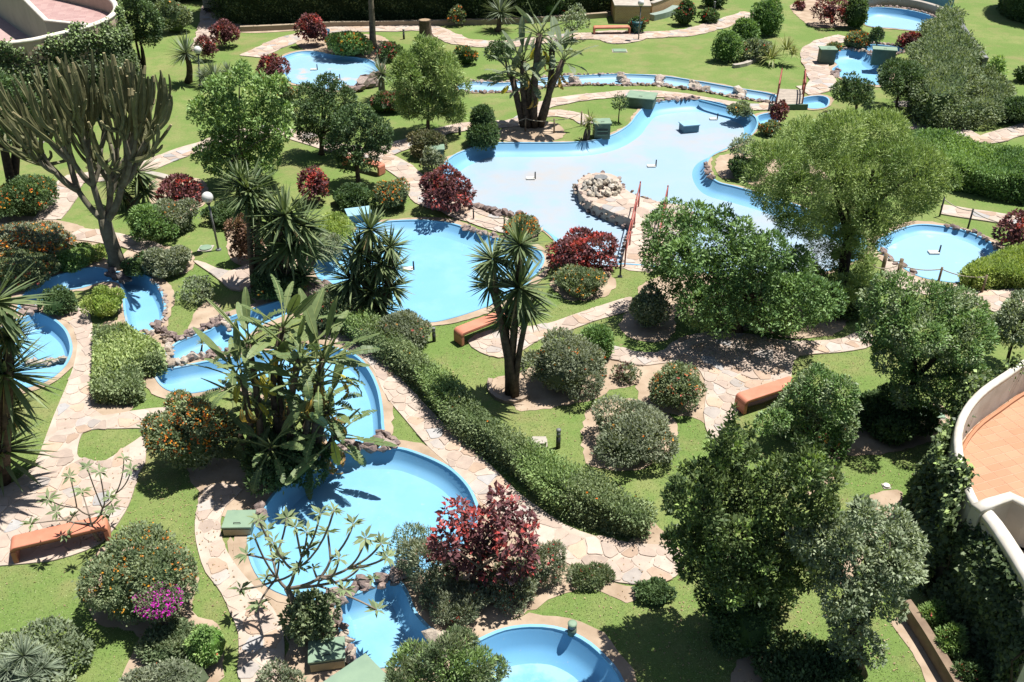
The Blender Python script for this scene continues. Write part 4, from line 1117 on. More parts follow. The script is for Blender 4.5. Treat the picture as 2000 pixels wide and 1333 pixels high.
t = thing("boulder_mound", tuple(g(1174, 370, .02)), "mound of pale cream boulders piled at the tip of the stone promontory", "boulders")
BO = [(0.70, 0.62, 0.48), (0.76, 0.70, 0.58), (0.62, 0.54, 0.41), (0.66, 0.60, 0.50)]
c0 = g(1174, 370, .02)
for i in range(74):
    a, rr = rng.uniform(0, 6.28), rng.uniform(0, 1) ** .55
    p = np.array([math.cos(a) * rr * .74, math.sin(a) * rr * .85, .04 + (1 - rr ** 1.6) * .24])
    put_rock(t, tuple(p), rng.uniform(.10, .17), BO, rng, "boulder", .95)
link("basin_cup", Geo().tube([(0, 0.3, .30), (0, .3, .38), (0, .3, .34)], [.20, .26, .20], 12).mesh("basin_cup"), t, METAL_GREY)
def railing(label, pts, h, posts, mat, z=.02, group="red painted handrails", foot=True):
    P = gl(pts, z); c = P.mean(0); t = thing("handrail", (c[0], c[1], z), label, "handrail", group)
    Q = smooth_poly(P, .3, False) - c
    d = np.r_[0, np.cumsum(np.linalg.norm(np.diff(Q, axis=0), axis=1))]
    at_d = lambda s: np.array([np.interp(s, d, Q[:, 0]), np.interp(s, d, Q[:, 1])])
    for k, zz in enumerate((h, h * .55)):
        link("rail", Geo().tube([(p[0], p[1], zz) for p in Q], [.022] * len(Q), 6).mesh("rail", True), t, mat, (0, 0, 0))
    for s in np.linspace(0, d[-1], posts):
        p = at_d(s); link("post", Geo().tube([(0, 0, 0), (0, 0, h + .06)], [.026, .026], 7).mesh("post"), t, mat, (p[0], p[1], 0))
railing("red handrail along the left side of the stone promontory walkway", [(1247,404),(1240,434),(1230,478),(1220,521)], .92, 4, REDRAIL)
railing("red handrail on the right side of the walkway, mostly hidden by the leafy tree", [(1300,412),(1292,450),(1286,490),(1280,524)], .92, 4, REDRAIL)
# raised rock weir at the back of the largest pool
t = thing("rock_weir", (0, 0, 0), "low rock weir wall at the back corner of the largest pool", "wall")
W0 = smooth_poly(gl([(1366, 206), (1400, 216), (1430, 226), (1452, 236)], -.46), .25, False)
Wp = np.r_[W0, offset(W0, .32, False)[::-1]]
slab("wall_core", ccw(Wp), -.02, CONC, (), t, -.46)
for p in W0:
    for zz in (-.40, -.24, -.06):
        put_rock(t, (p[0] + rng.normal(0, .04), p[1] - .06, zz), .17 * rng.uniform(.8, 1.2), LAVA + PALE[2:], rng)
pool_strip = smooth_poly(gl([(1366, 198), (1405, 208), (1440, 218), (1462, 230)], 0.0), .25, False)
link("channel_lip", Geo().tube([(p[0], p[1], .02) for p in pool_strip], [.06] * len(pool_strip), 6).mesh("channel_lip", True), t, BLUEPAINT)

# ------------------------------------------------------------------ the little bridge
bA, bB, bC, bD = g(1516, 203, .3), g(1567, 201, .3), g(1567, 174, .3), g(1522, 172, .3)
t = thing("foot_bridge", tuple((bA + bB) / 2 * [1, 1, 0]), "small arched foot bridge with red rails over the far stream", "bridge")
o_ = (bA + bB) / 2 * [1, 1, 0]
for k in range(9):
    a, b_ = k / 9, (k + .93) / 9
    V = []
    for s in (a, b_):
        zz = .26 + .12 * math.sin(math.pi * s)
        for L_, R_ in ((bA + (bD - bA) * s, bB + (bC - bB) * s),):
            V += [(*(L_ - o_)[:2], zz), (*(R_ - o_)[:2], zz), (*(L_ - o_)[:2], zz - .08), (*(R_ - o_)[:2], zz - .08)]
    link("deck_plank", pydata("deck_plank", V, [(0, 1, 5, 4), (2, 6, 7, 3), (0, 4, 6, 2), (1, 3, 7, 5), (0, 2, 3, 1), (4, 5, 7, 6)]), t, plain("bridge_deck", (0.46, 0.40, 0.33), (0.36, 0.31, 0.26), 4, .85) if k == 0 else bpy.data.materials["bridge_deck"])
link("fascia", Geo().box((0, -.02, .13), (1.75, .10, .26)).mesh("fascia", bevel=.01), t, GREENSIDE)
for L_, R_, sd in ((bA, bD, 0), (bB, bC, 1)):
    for k in range(3):
        p = L_ + (R_ - L_) * (k / 2) - o_
        link("rail_post", Geo().tube([(p[0], p[1], .2), (p[0], p[1], 1.25)], [.035, .035], 6).mesh("rail_post"), t, REDRAIL)
    for zz in (1.18, .75):
        link("rail", Geo().tube([(*(L_ - o_)[:2], zz), (*((L_ + R_) / 2 - o_)[:2], zz + .06), (*(R_ - o_)[:2], zz)], [.035] * 3, 6).mesh("rail", True), t, REDRAIL)

# ------------------------------------------------------------------ rope fences
def rope_fence(label, pts, h, mat=WOODPOST, r=.035, sag=.10):
    P = gl(pts); c = P.mean(0); t = thing("rope_fence", (c[0], c[1], 0), label, "rope fence", "posts strung with rope")
    Q = P - c
    for q in Q: link("post", Geo().tube([(0, 0, 0), (0, 0, h)], [r * 1.1, r], 7).mesh("post", True), t, mat, (q[0], q[1], 0))
    for a, b_ in zip(Q[:-1], Q[1:]):
        s = np.linspace(0, 1, 9)
        link("rope", Geo().tube([(*(a + (b_ - a) * k), h * .9 - sag * 4 * k * (1 - k)) for k in s], [.017] * 9, 5).mesh("rope", True), t, ROPE)
rope_fence("rope and posts along the near side of the roped pale pool", [(1700, 552), (1750, 548), (1831, 557), (1917, 573)], .62)
rope_fence("rope on dark posts along the path right of the pine", [(1835, 423), (1890, 447), (1965, 474)], .75, METAL_DARK, .03)
rope_fence("rope on thin posts round the far banana clump", [(968, 268), (1026, 258), (1082, 261), (1135, 247)], .68)
rope_fence("rope between low posts beside the burgundy shrub at the front of the largest pool", [(925, 430), (985, 445), (1050, 470)], .4, METAL_DARK, .025)
b = g(1211, 541); t = thing("sign_post", tuple(b), "single dark post on the grass at the foot of the walkway", "post")
link("post", Geo().tube([(0, 0, 0), (0, 0, .62)], [.03, .028], 7).mesh("post"), t, METAL_DARK); link("base_plate", Geo().box((0, 0, .01), (.14, .14, .02)).mesh("base_plate"), t, METAL_DARK)
rope_fence("single thick weathered post and rope by the pine shade", [(1722, 535), (1752, 546)], .72, WOODPOST, .06)

# ------------------------------------------------------------------ stump, cart, planter, walls at the back
b = g(831, 73); t = thing("tree_stump", tuple(b), "grey sawn tree stump beside the upper path", "stump")
gm = Geo().tube([(0, 0, 0), (0, 0, .18), (0, 0, .8), (0, 0, .98)], [.52, .38, .35, .36], 11); V = np.array(gm.V); V[:, :2] *= 1 + .10 * np.sin(np.arctan2(V[:, 1], V[:, 0]) * 5)[:, None]
gm.V = [tuple(v_) for v_ in V]; link("trunk", gm.mesh("trunk"), t, BARK); link("cut_face", Geo().tube([(0, 0, .985), (0, 0, .99)], [.31, .31], 11).mesh("cut_face"), t, plain("cut_wood", (0.42, 0.31, 0.2), (0.3, 0.21, 0.13), 14, .8))
b = g(417, 24); t = thing("garden_cart", tuple(b), "grey canvas wheeled garden cart parked on the top path", "cart")
gm = Geo().box((0, 0, .75), (1.0, .85, .9)); link("bag", gm.mesh("bag", bevel=.12), t, GREYFAB)
link("frame", Geo().box((0, 0, .24), (1.05, .9, .06)).mesh("frame"), t, METAL_DARK)
link("handle", Geo().tube([(.35, -.5, .2), (.42, -.75, .9), (-.1, -.75, .95)], [.03] * 3, 6).mesh("handle", True), t, METAL_GREY)
for s in (-.5, .5):
    link("wheel", Geo().tube([(s - .04, .2, .2), (s + .04, .2, .2)], [.2, .2], 14).mesh("wheel"), t, METAL_DARK)
m = M("brick_facing"); bt = m.n("ShaderNodeTexBrick"); bt.inputs["Scale"].default_value = 3.2
for i_, c_ in ((1, (0.42, 0.27, 0.12)), (2, (0.34, 0.21, 0.10)), (3, (0.46, 0.40, 0.30))): bt.inputs[i_].default_value = (*c_, 1)
mp = m.n("ShaderNodeMapping"); mp.inputs["Rotation"].default_value = (math.pi / 2, 0, 0); m.l(m.coords(), mp.inputs[0]); m.l(mp.outputs[0], bt.inputs[0]); m.base(bt.outputs[0], .85, .2); BRICK = m.m
def wall_path(name, pts, z0, z1, th, mat, parent, cap=None, caph=.07, capo=.03, zt=None, closed=False, step=.3, smooth=True):
    P = gl(pts, z1 if zt is None else zt)
    if parent is not None: P = P - np.array(parent.location[:2])
    if smooth: P = smooth_poly(P, step, False)
    A, B = offset(P, th / 2, False), offset(P, -th / 2, False); n = len(P)
    def strip(A, B, za, zb):
        V = [(p[0], p[1], za) for p in A] + [(p[0], p[1], zb) for p in A] + [(p[0], p[1], zb) for p in B] + [(p[0], p[1], za) for p in B]
        Fc = []
        for i in range(n - 1):
            for r_ in range(4):
                a_, b_ = r_ * n, ((r_ + 1) % 4) * n
                Fc.append((a_ + i, b_ + i, b_ + i + 1, a_ + i + 1))
        Fc += [(0, n, 2 * n, 3 * n), (n - 1, 4 * n - 1, 3 * n - 1, 2 * n - 1)]
        me = pydata(name, V, Fc); bm = bmesh.new(); bm.from_mesh(me); bmesh.ops.recalc_face_normals(bm, faces=bm.faces[:]); bm.to_mesh(me); bm.free(); return me
    w = link(name, strip(A, B, z0, z1 - (caph if cap else 0)), parent, mat)
    if cap:
        # rounded coping
        m_ = 7; T = norm(np.gradient(P, axis=0)); Nn = np.c_[-T[:, 1], T[:, 0]]; V = []
        for i in range(n):
            for k in range(m_):
                a_ = math.pi * k / (m_ - 1); rr = th / 2 + capo
                q = P[i] + Nn[i] * rr * math.cos(a_); V.append((q[0], q[1], z1 - caph + .004 + caph * (math.sin(a_) ** .7)))
        Fc = [(i * m_ + k, i * m_ + k + 1, (i + 1) * m_ + k + 1, (i + 1) * m_ + k) for i in range(n - 1) for k in range(m_ - 1)]
        Fc += [(i * m_, (i + 1) * m_, (i + 1) * m_ + m_ - 1, i * m_ + m_ - 1) for i in range(n - 1)] + [tuple(range(m_)), tuple(range((n - 1) * m_, n * m_))]
        me = pydata("coping", V, Fc, True); bm = bmesh.new(); bm.from_mesh(me); bmesh.ops.recalc_face_normals(bm, faces=bm.faces[:]); bm.to_mesh(me); bm.free()
        link("coping", me, parent, cap)
    return w, P
t = thing("stone_planter", tuple(g(1228, 48)), "ochre brick raised planter with pale top at the far back", "planter")
pp = [(1200, 46), (1268, 47), (1262, 26), (1192, 24)]; Pq = ccw(gl(pp) - np.array(t.location[:2])); slab("body", Pq, 1.0, BRICK, (), t); slab("top_slab", offset(Pq, -.06), 1.08, CONC, (), t, 1.003)
t = thing("ramp_wall", (0, 0, 0), "low ochre wall with pale pool behind the far planter", "wall"); wall_path("wall_face", [(1268, 34), (1300, 22), (1338, 4)], 0, .9, .35, BRICK, t, CONC, zt=0); wall_path("pool_panel", [(1272, 40), (1300, 33), (1320, 22)], 0, .35, .5, plain("pale_teal", (0.32, 0.40, 0.36), (0.26, 0.34, 0.3), 3, .5), t, zt=0)
t = thing("back_kerb", (0, 0, 0), "long low tan kerb under the dark hedge at the back", "kerb"); wall_path("kerb_stone", [(470, 62), (560, 58), (640, 53), (700, 52), (830, 50), (1000, 46), (1100, 40), (1185, 34)], 0, .30, .3, plain("tan_kerb", (0.42, 0.34, 0.24), (0.34, 0.27, 0.19), 2, .9), t, zt=0)
t = thing("upper_pool_wall", (0, 0, 0), "tan wall with a blue upper basin above the topmost pool", "wall")
wall_path("wall_face", [(1690, 14), (1730, 11), (1780, 16), (1826, 28), (1850, 40)], 0, .55, .3, plain("tan_render", (0.52, 0.44, 0.34), (0.44, 0.37, 0.28), 2, .9), t, CONC, zt=0)
wall_path("basin_face", [(1690, 3), (1740, 1), (1790, 6), (1856, 22)], 0, 1.25, .3, WALLB, t, SKYPAINT, zt=0)
t = thing("garden_step", (0, 0, 0), "short pale stone kerb below the row of round bushes", "kerb"); wall_path("kerb_stone", [(1432, 133), (1455, 129), (1482, 116)], 0, .18, .25, CONC, t, zt=0)
t = thing("garden_step", (0, 0, 0), "pale stone kerb at the yucca below the round grey path end", "kerb"); wall_path("kerb_stone", [(286, 342), (310, 346), (330, 352)], 0, .12, .3, CONC, t, zt=0)
t = thing("tree_ring", tuple(g(985, 760)), "curved brick tree ring in the grass at the foot of the tall yucca", "kerb")
wall_path("kerb_stone", [(958, 744), (956, 762), (972, 780), (1002, 788), (1030, 776)], 0, .09, .12, plain("ring_stone", (0.42, 0.33, 0.25), (0.3, 0.23, 0.17), 6, .9), t, zt=0)
t = thing("square_planter", tuple(g(1812, 192)), "brown soil planter with a pale step beside the ivy bank", "planter")
pp = [(1804, 204), (1822, 208), (1830, 180), (1803, 172)]; Pq = ccw(gl(pp) - np.array(t.location[:2])); slab("body", Pq, .45, CONC, (), t); slab("soil", offset(Pq, .1), .46, plain("planter_soil", (0.33, 0.2, 0.13), (0.24, 0.14, 0.09), 3, .95), (), t, .4)

# ------------------------------------------------------------------ terraces
TILEM = tinted("terrace_tile", rough=.55, spec=.35, var=.10, scale=1.2, bump=.05)
def tiles(parent, P, s, z, rz, c0, c1, seed, name="tile"):
    sx, sy = s if isinstance(s, tuple) else (s, s)
    rng = np.random.default_rng(seed); ca, sa = math.cos(rz), math.sin(rz); Rm = np.array([[ca, -sa], [sa, ca]])
    Q = P @ Rm; lo, hi = Q.min(0), Q.max(0)
    me_by = {}
    n = 0
    for i in range(int((hi[0] - lo[0]) / sx) + 1):
        for j in range(int((hi[1] - lo[1]) / sy) + 1):
            c = np.array([lo[0] + (i + .5) * sx, lo[1] + (j + .5) * sy]); w = c @ Rm.T
            if not inside(np.array([w]), P)[0] or n >= 295: continue
            key = int(rng.integers(6))
            if key not in me_by:
                col = np.array(c0) + (np.array(c1) - np.array(c0)) * (key / 5)
                gmx = Geo().box((0, 0, .0025), (sx - .014, sy - .014, .005)); me_by[key] = pydata(name, gmx.V, gmx.F, tint=col)
            link(name, me_by[key], parent, TILEM, (w[0], w[1], z), (0, 0, rz)); n += 1
t = thing("tiled_terrace", (0, 0, 0), "raised terrace with orange tiles behind a curved white parapet", "terrace")
PX1 = [(2090, 668), (2040, 688), (2000, 706), (1960, 733), (1925, 757), (1900, 782), (1882, 811), (1873, 843), (1874, 880), (1882, 920), (1894, 955), (1910, 988)]
wl, PW1 = wall_path("parapet", PX1, 0, 2.4, .18, WHITE, t, WHITECAP, .12, .0)
FL1 = np.r_[gl(PX1, 2.4), gl([(2060, 1010), (2300, 900), (2300, 640)], 2.4)]
slab("floor_slab", ccw(FL1), 1.5, plain("tile_grout", (0.62, 0.45, 0.32), (0.54, 0.38, 0.26), 3, .9), (), t, 1.2)
FLT = ccw(np.r_[offset(gl(PX1[1:], 2.4), .08, False), gl([(1915, 1000), (1945, 990), (2130, 1015), (2130, 655)], 2.4)])
tiles(t, FLT, (.34, .20), 1.5, .34, (0.50, 0.25, 0.135), (0.56, 0.295, 0.17), 3)
SK = offset(gl(PX1, 2.4), .17, False)
link("skirting", Geo().tube([(p[0], p[1], 1.54) for p in smooth_poly(SK, .3, False)], [.05] * len(smooth_poly(SK, .3, False)), 5).mesh("skirting"), t, plain("tile_skirting", (0.5, 0.22, 0.11), (0.45, 0.2, 0.1), 3, .6))
wall_path("partition", [(1908, 989), (1937, 977), (1976, 965), (2015, 984), (2120, 1020)], 1.3, 2.45, .2, WHITE, t, WHITECAP, .1, .02, smooth=False)
t2 = thing("lower_terrace", (0, 0, 0), "white rendered lower terrace wall at the right edge with a rounded top", "wall")
wall_path("parapet", [(1917, 984), (1945, 1016), (1975, 1060), (2010, 1116), (2060, 1200)], 0, 2.35, .26, WHITE, t2, WHITECAP, .14, .02)
slab("floor_slab", ccw(gl([(1925, 985), (2000, 975), (2200, 1000), (2200, 1250), (2060, 1200), (1985, 1070)], 2.35)), 1.5, plain("beige_floor", (0.48, 0.37, 0.25), (0.42, 0.32, 0.22), 3, .9), (), t2, 1.2)
t = thing("round_balcony", (0, 0, 0), "curved white balcony with pink floor and pale partition at the top left", "balcony")
PX2 = [(-120, 98), (-40, 90), (0, 83), (60, 75), (100, 66), (150, 54), (182, 45), (214, 30), (226, 12), (212, -6), (165, -20), (100, -34), (40, -44)]
wall_path("parapet", PX2, 0, 4.0, .22, plain("tan_parapet", (0.60, 0.47, 0.36), (0.52, 0.40, 0.30), 1.5, .85), t, WHITECAP, .12, .03)
FL2 = ccw(np.r_[gl(PX2, 4.0), gl([(-100, -60)], 4.0)])
slab("floor_slab", FL2, 2.0, plain("pink_grout", (0.50, 0.36, 0.33), (0.42, 0.3, 0.28), 3, .9), (), t, 1.7)
FL3 = ccw(gl([(52, -2), (93, 36), (178, 45), (212, 30), (223, 12), (210, -5), (165, -18), (100, -32), (40, -42)], 4.0))
slab("upper_floor", FL3, 3.2, bpy.data.materials["pink_grout"], (), t, 2.1)
tiles(t, offset(FL3, .1), .34, 3.2, .3, (0.46, 0.29, 0.27), (0.54, 0.36, 0.33), 4)
wall_path("partition", [(-60, -70), (20, -20), (50, -2), (90, 38), (178, 47)], 2.0, 4.0, .18, plain("sage_render", (0.40, 0.41, 0.33), (0.35, 0.36, 0.29), 1.2, .85), t, WHITECAP, .08, .03, smooth=False)
t = thing("flower_bed_wall", (0, 0, 0), "low brown bed wall with red flowers along the foot of the ivy wall", "wall")
wall_path("wall_face", [(1764, 1196), (1800, 1250), (1845, 1325), (1900, 1420)], 0, .34, .16, plain("brown_render", (0.30, 0.22, 0.15), (0.2, 0.14, 0.1), 3, .9), t, zt=0)
t = thing("mesh_wall", (0, 0, 0), "sloping grey topped retaining wall beyond the ivy bank", "wall")
wall_path("wall_face", [(1868, 18), (1880, 48), (1900, 78), (1926, 112)], 0, 1.1, .25, plain("grey_render", (0.24, 0.24, 0.21), (0.18, 0.18, 0.16), 2, .9), t, METAL_GREY)
# ------------------------------------------------------------------ plants, back to front
GB, GR, GT, GH = "clipped lantana bushes", "burgundy-leaved shrubs", "garden trees", "hedges and ivy"
RED_S = lambda sh=.16: (sh, (0.30, 0.022, 0.020), (0.44, 0.055, 0.040))
def lant(label, box, pal=P_LANT, fl=ORANGE, n=260, **k):
    return bush("lantana_bush", label, "bush", box, pal, fl, n, GB, **{**dict(clip=0, lobes=13, rough=.52, core=.66), **k})
def redb(label, box, sp=.16, n=1, **k):
    return bush("poinsettia_shrub", label, "shrub", box, P_RED, None, 0, GR, **{**dict(leaf=.13, aspect=.52, lobes=14, special=RED_S(sp), core=.4, rough=.50, boxy=0.0, k=.82, up=.1), **k})
# the dark hedge and tall planting along the back
hedge("tall_hedge", "tall dark hedge wall along the whole back left of the garden", "hedge", [(462,48),(700,42),(1000,38),(1000,8),(700,10),(462,14)], 6.5, P_IVY, GH, leaf=.17, rough=.30, bulge=.35, ground=True, nmax=60000)
hedge("tall_hedge", "tall dark hedge wall behind the far brick planter", "hedge", [(1000,38),(1100,34),(1180,24),(1260,6),(1320,-14),(1320,-30),(1100,2),(1000,8)], 6.0, P_IVY, GH, leaf=.17, rough=.30, bulge=.35, ground=True, nmax=30000)
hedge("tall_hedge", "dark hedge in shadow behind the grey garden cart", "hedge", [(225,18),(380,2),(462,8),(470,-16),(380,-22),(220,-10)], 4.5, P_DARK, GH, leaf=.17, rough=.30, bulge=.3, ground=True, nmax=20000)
hedge("tall_hedge", "black-green clipped block casting shade at the far upper right corner", "hedge", [(1968,38),(2100,60),(2100,20),(1968,8)], 4.0, P_DARK, GH, leaf=.16, ground=True, nmax=12000)
bush("bush", "flowering green bush at the top left beside the cart path", "bush", (300,2,374,70), P_LANT, PINKOR, 60, "far bushes", leaf=.12, lobes=10)
tree("slender_tree", "group of slender dark trees behind the cactus top", "tree", (246,-30,316,112), (280,158), P_DARK, GT, leaf=.13, trunk_r=.08, stems=3, limbs=4, lobes=16, size=.38)
redb("burgundy shrub left of the upper path, behind the dragon tree", (412,42,470,98), .1)
redb("low burgundy shrub right behind the far globe lamp", (384,72,424,124), .1, lobes=10)
redb("tall burgundy shrub beside the blue bin", (578,28,640,96), .25)
redb("burgundy shrub at the left rim of the far oval pool", (503,106,568,168), .2)
bush("bush", "yellow-green bush with rusty blooms behind the far oval pool", "bush", (638,60,728,114), P_BRIGHT, ORANGE, 160, "far bushes", leaf=.10)
bush("bush", "dark shrub with reddish shoots under the grey tree trunk", "bush", (736,84,788,122), P_DARK, REDFL, 40, "far bushes", leaf=.11, special=(.12, (.2, .05, .04), (.3, .08, .06)))
tree("grey_trunk_tree", "tall tree with bare grey trunk whose crown leaves the frame at the top", "tree", (650,-95,800,6), (728,96), P_LANT, GT, leaf=.15, trunk_r=.20, bark=BARK_PALE, limbs=5)
bush("bush", "small orange-blooming bush on the far lawn right of the feathery tree", "bush", (880,92,932,130), P_DARK, ORANGE, 90, "far bushes", leaf=.11)
bush("bush", "thin plant with an orange bloom at the foot of the back hedge", "bush", (876,14,914,56), P_LANT, ORANGE, 50, "far bushes", leaf=.12, core=0, dense=.5)
yucca("dragon_tree", "blue-green dragon tree on a short trunk beside the globe lamp", (367,163), [(363,104,42)], "dragon trees", "D", tr=.17)
yucca("dragon_tree", "grey-green dragon tree at the foot of the back hedge", (973,62), [(977,24,40)], "dragon trees", "D", tr=.16)
yucca("dragon_tree", "grey dragon tree at the right rim of the far oval pool", (745,196), [(746,146,38)], "dragon trees", "D", tr=.18, bark=BARK_PALE)
yucca("agave", "grey spiky agave tuft behind the leafy tree", (420,172), [(418,150,34, 0), (445,142,24, 0), (398,148,22, 0)], "spiky tufts", "D", cat="agave")
tree("small_tree", "thin airy small tree left of the upper bench", "tree", (1084,10,1152,72), (1118,80), P_GREYG, GT, leaf=.12, dense=.4, trunk_r=.06, limbs=6)
bush("bush", "red-blooming bright shrub top at the back hedge", "bush", (1042,-6,1102,36), P_BRIGHT, REDFL, 40, "far bushes", leaf=.13)
tree("small_tree", "small dark twisted tree left of the far banana clump", "tree", (948,74,1012,130), (994,150), P_DARK, GT, leaf=.12, trunk_r=.07)
bush("bush", "loose red-flowered bush by the far brick wall", "bush", (1314,4,1360,54), P_DARK, REDFL, 60, "far bushes", leaf=.12)
bush("bush", "dark low bush by the thin post light at the top", "bush", (1364,20,1408,47), P_DARK, REDFL, 20, "far bushes", leaf=.12)
bush("bush", "dark bush with red sprays beside the teal bin", "bush", (1228,34,1262,66), P_DARK, REDFL, 30, "far bushes", leaf=.12)
bush("bush", "dark bush at the top beyond the far lawn path", "bush", (1372,-20,1420,18), P_DARK, None, 0, "far bushes", leaf=.13)
for lb, bx in (("nearest round bush of the row left of the flax", (1390,62,1448,126)), ("second round bush of the row left of the flax", (1426,38,1484,98)), ("farthest round bush of the row left of the flax", (1466,2,1530,74))):
    bush("round_bush", lb, "bush", bx, P_FICUS, None, 0, "row of round bushes", leaf=.11, clip=1)
bush("bush", "dry grassy shrub mix below the row of round bushes", "bush", (1440,78,1512,122), P_GREYG, REDFL, 20, "far bushes", leaf=.11, core=0)
yucca("flax", "yellow-green flax tufts on the far lawn", (1522,128), [(1506,116,36, 0), (1536,98,32, 0), (1548,108,24, 0)], "spiky tufts", "F", cat="flax")
redb("large dark burgundy shrub at the top right", (1590,-10,1652,56), .12)
bush("bush", "dark green shrub beside the burgundy one below the topmost pool", "bush", (1644,-6,1700,62), P_DARK, None, 0, "far bushes", leaf=.12)
redb("tiny burgundy shrub in bare soil at the top right", (1552,3,1574,21), .1, lobes=6)
bush("clipped_bush", "orange-topped clipped bush at the end of the winding far path", "bush", (1650,64,1700,98), P_LANT, ORANGE, 170, "far bushes", leaf=.10, clip=2)
bush("bush", "low orange-flowered strip beside the far pale green cube", "bush", (1610,86,1642,104), P_LANT, ORANGE, 60, "far bushes", leaf=.10)
redb("burgundy shrub behind the stone edged pond", (1750,64,1800,100), .2)
tree("small_tree", "small dark tree between the two far right pools", "tree", (1696,54,1728,90), (1712,98), P_DARK, GT, leaf=.12, trunk_r=.05, limbs=3)
tree("small_tree", "small rounded tree on a thin trunk right of the wavy pool", "tree", (1706,112,1812,204), (1752,214), P_DARK, GT, leaf=.11, trunk_r=.07)
tree("small_tree", "dark bushy tree in front of the wavy pool", "tree", (1628,148,1716,216), (1672,226), P_DARK, GT, leaf=.11, trunk_r=.08)
hedge("ivy_bank", "steep bank smothered in ivy left of the sloping wall", "ivy", [(1806,172),(1800,120),(1816,60),(1846,18),(1862,16),(1872,50),(1905,112),(1885,165),(1850,185)], 1.6, P_LANT, GH, leaf=.13, rough=.30, bulge=.30, nmax=30000)
hedge("ivy_bank", "lower ivy mound spilling toward the winding lawn path", "ivy", [(1816,205),(1830,170),(1880,150),(1930,140),(1962,165),(1950,200),(1890,214)], .9, P_LANT, GH, leaf=.12, rough=.14, bulge=.35, nmax=20000)
bush("bush", "big-leaved light shrub on top of the ivy mound", "bush", (1922,112,1964,180), P_BRIGHT, None, 0, "far bushes", leaf=.20, aspect=.35, core=0, dense=.6)
bush("bush", "dark shrub at the right edge above the lawn path", "bush", (1944,188,2030,246), P_DARK, None, 0, "far bushes", leaf=.12)
bush("bush", "small dark bush on the upper right lawn", "bush", (1982,132,2020,164), P_DARK, None, 0, "far bushes", leaf=.12)
strelitzia("bird_of_paradise", "tall far banana-like clump at the left end of the largest pool", (1046,250), [(1022,246,1000,150),(1032,250,1022,120),(1044,251,1054,66),(1056,250,1078,96),(1052,246,1100,118),(1040,248,1036,160)], "banana-like clumps", 1.0, PADG, 15, 3, BARK, .13)
yucca("young_palm", "small untidy palm by the louvred green box", (1150,274), [(1152,238,26), (1146,250,20)], "spiky tufts", "F", cat="palm", tr=.08)
tree("small_tree", "spindly young tree staked at the back left of the largest pool", "tree", (1196,180,1226,222), (1208,240), P_DARK, GT, leaf=.10, dense=.35, trunk_r=.03, limbs=4)
bush("topiary", "lower tier of the dark clipped topiary at the pool edge", "bush", (910,240,976,294), P_DARK, None, 0, "two-tier topiary", leaf=.10, clip=3, lobes=6)
bush("topiary", "upper ball of the dark clipped topiary at the pool edge", "bush", (918,207,966,258), P_DARK, None, 0, "two-tier topiary", leaf=.10, clip=3, lobes=6, k=1.9)
tree("feathery_tree", "upright feathery yellow-green tree in the back lawn", "tree", (764,66,908,240), (835,264), P_PINE, GT, leaf=.22, aspect=.16, lobes=26, size=.33, trunk_r=.09, limbs=10, up=.45, dense=1.25, own=[(835,100,26),(815,125,32),(860,130,32),(795,155,30),(850,165,38),(880,170,30),(810,190,34),(875,205,28),(840,205,32),(890,225,18),(800,215,20),(790,130,20)])
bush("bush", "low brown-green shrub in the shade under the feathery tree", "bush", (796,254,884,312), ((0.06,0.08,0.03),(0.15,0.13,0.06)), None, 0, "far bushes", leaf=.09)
bush("bush", "low shrubs at the foot of the grey dragon tree", "bush", (706,184,800,216), P_DARK, None, 0, "far bushes", leaf=.10, special=(.15, (.2, .05, .04), (.3, .08, .06)))
tree("leafy_tree", "bright broad-leaved tree with pale stems behind the central left yuccas", "tree", (374,128,572,352), (458,358), P_BRIGHT, GT, leaf=.15, aspect=.5, lobes=24, size=.30, trunk_r=.10, bark=BARK_PALE, limbs=12, dense=.75, hide=.4, nmax=22000,
     own=[(430,170,26),(470,150,24),(510,180,30),(545,165,20),(400,215,28),(450,215,34),(500,235,36),(545,225,28),(415,260,28),(460,280,36),(515,290,34),(550,260,22),(430,320,30),(480,330,30),(400,300,18),(530,320,20)], own_scale=.9)
bush("bush", "orange-flowered creeper behind the dark spreading tree", "bush", (530,165,582,212), P_LANT, ORANGE, 120, "far bushes", leaf=.10)
tree("spreading_tree", "dark rounded tree below the far oval pool", "tree", (558,156,694,292), (628,302), P_DARK, GT, leaf=.11, trunk_r=.11, own=[(600,185,24),(635,170,24),(665,195,26),(585,220,24),(630,215,34),(675,235,28),(600,255,24),(645,262,26)], own_scale=.95)
tree("spreading_tree", "second dark spreading tree, over the terracotta bench", "tree", (638,205,762,338), (702,362), P_DARK, GT, leaf=.11, trunk_r=.10, own=[(670,240,22),(700,225,24),(735,255,26),(660,280,24),(705,270,32),(745,285,18),(680,315,24),(720,310,24),(755,262,12)], own_scale=.95)
bush("bush", "shaded shrub patch between bench and burgundy shrub", "bush", (636,360,738,408), P_DARK, None, 0, "far bushes", leaf=.09)
redb("slim burgundy shrub with red tops behind the left yuccas", (584,326,650,404), .35)
lant("round rusty-orange lantana beside the middle path", (733,350,809,416), P_LANT, ORANGE, 330)
redb("wide burgundy shrub at the left end of the largest pool", (814,330,926,426), .14)
bush("bush", "grey-green sprig bush in front of the mint box", "bush", (818,288,874,345), P_GREY, REDFL, 14, "far bushes", leaf=.09, core=0, dense=.7)
bush("bush", "dark bushes on the small lawn island of the largest pool", "bush", (1418,306,1492,352), P_DARK, None, 0, "far bushes", leaf=.09)
tree("small_tree", "young grey-green tree on the small lawn island", "tree", (1420,266,1478,316), (1452,338), P_GREYG, GT, leaf=.10, dense=.5, trunk_r=.035)
bush("bush", "orange-flowered plant on the lawn island edge", "bush", (1482,238,1524,268), P_LANT, ORANGE, 120, "far bushes", leaf=.09)
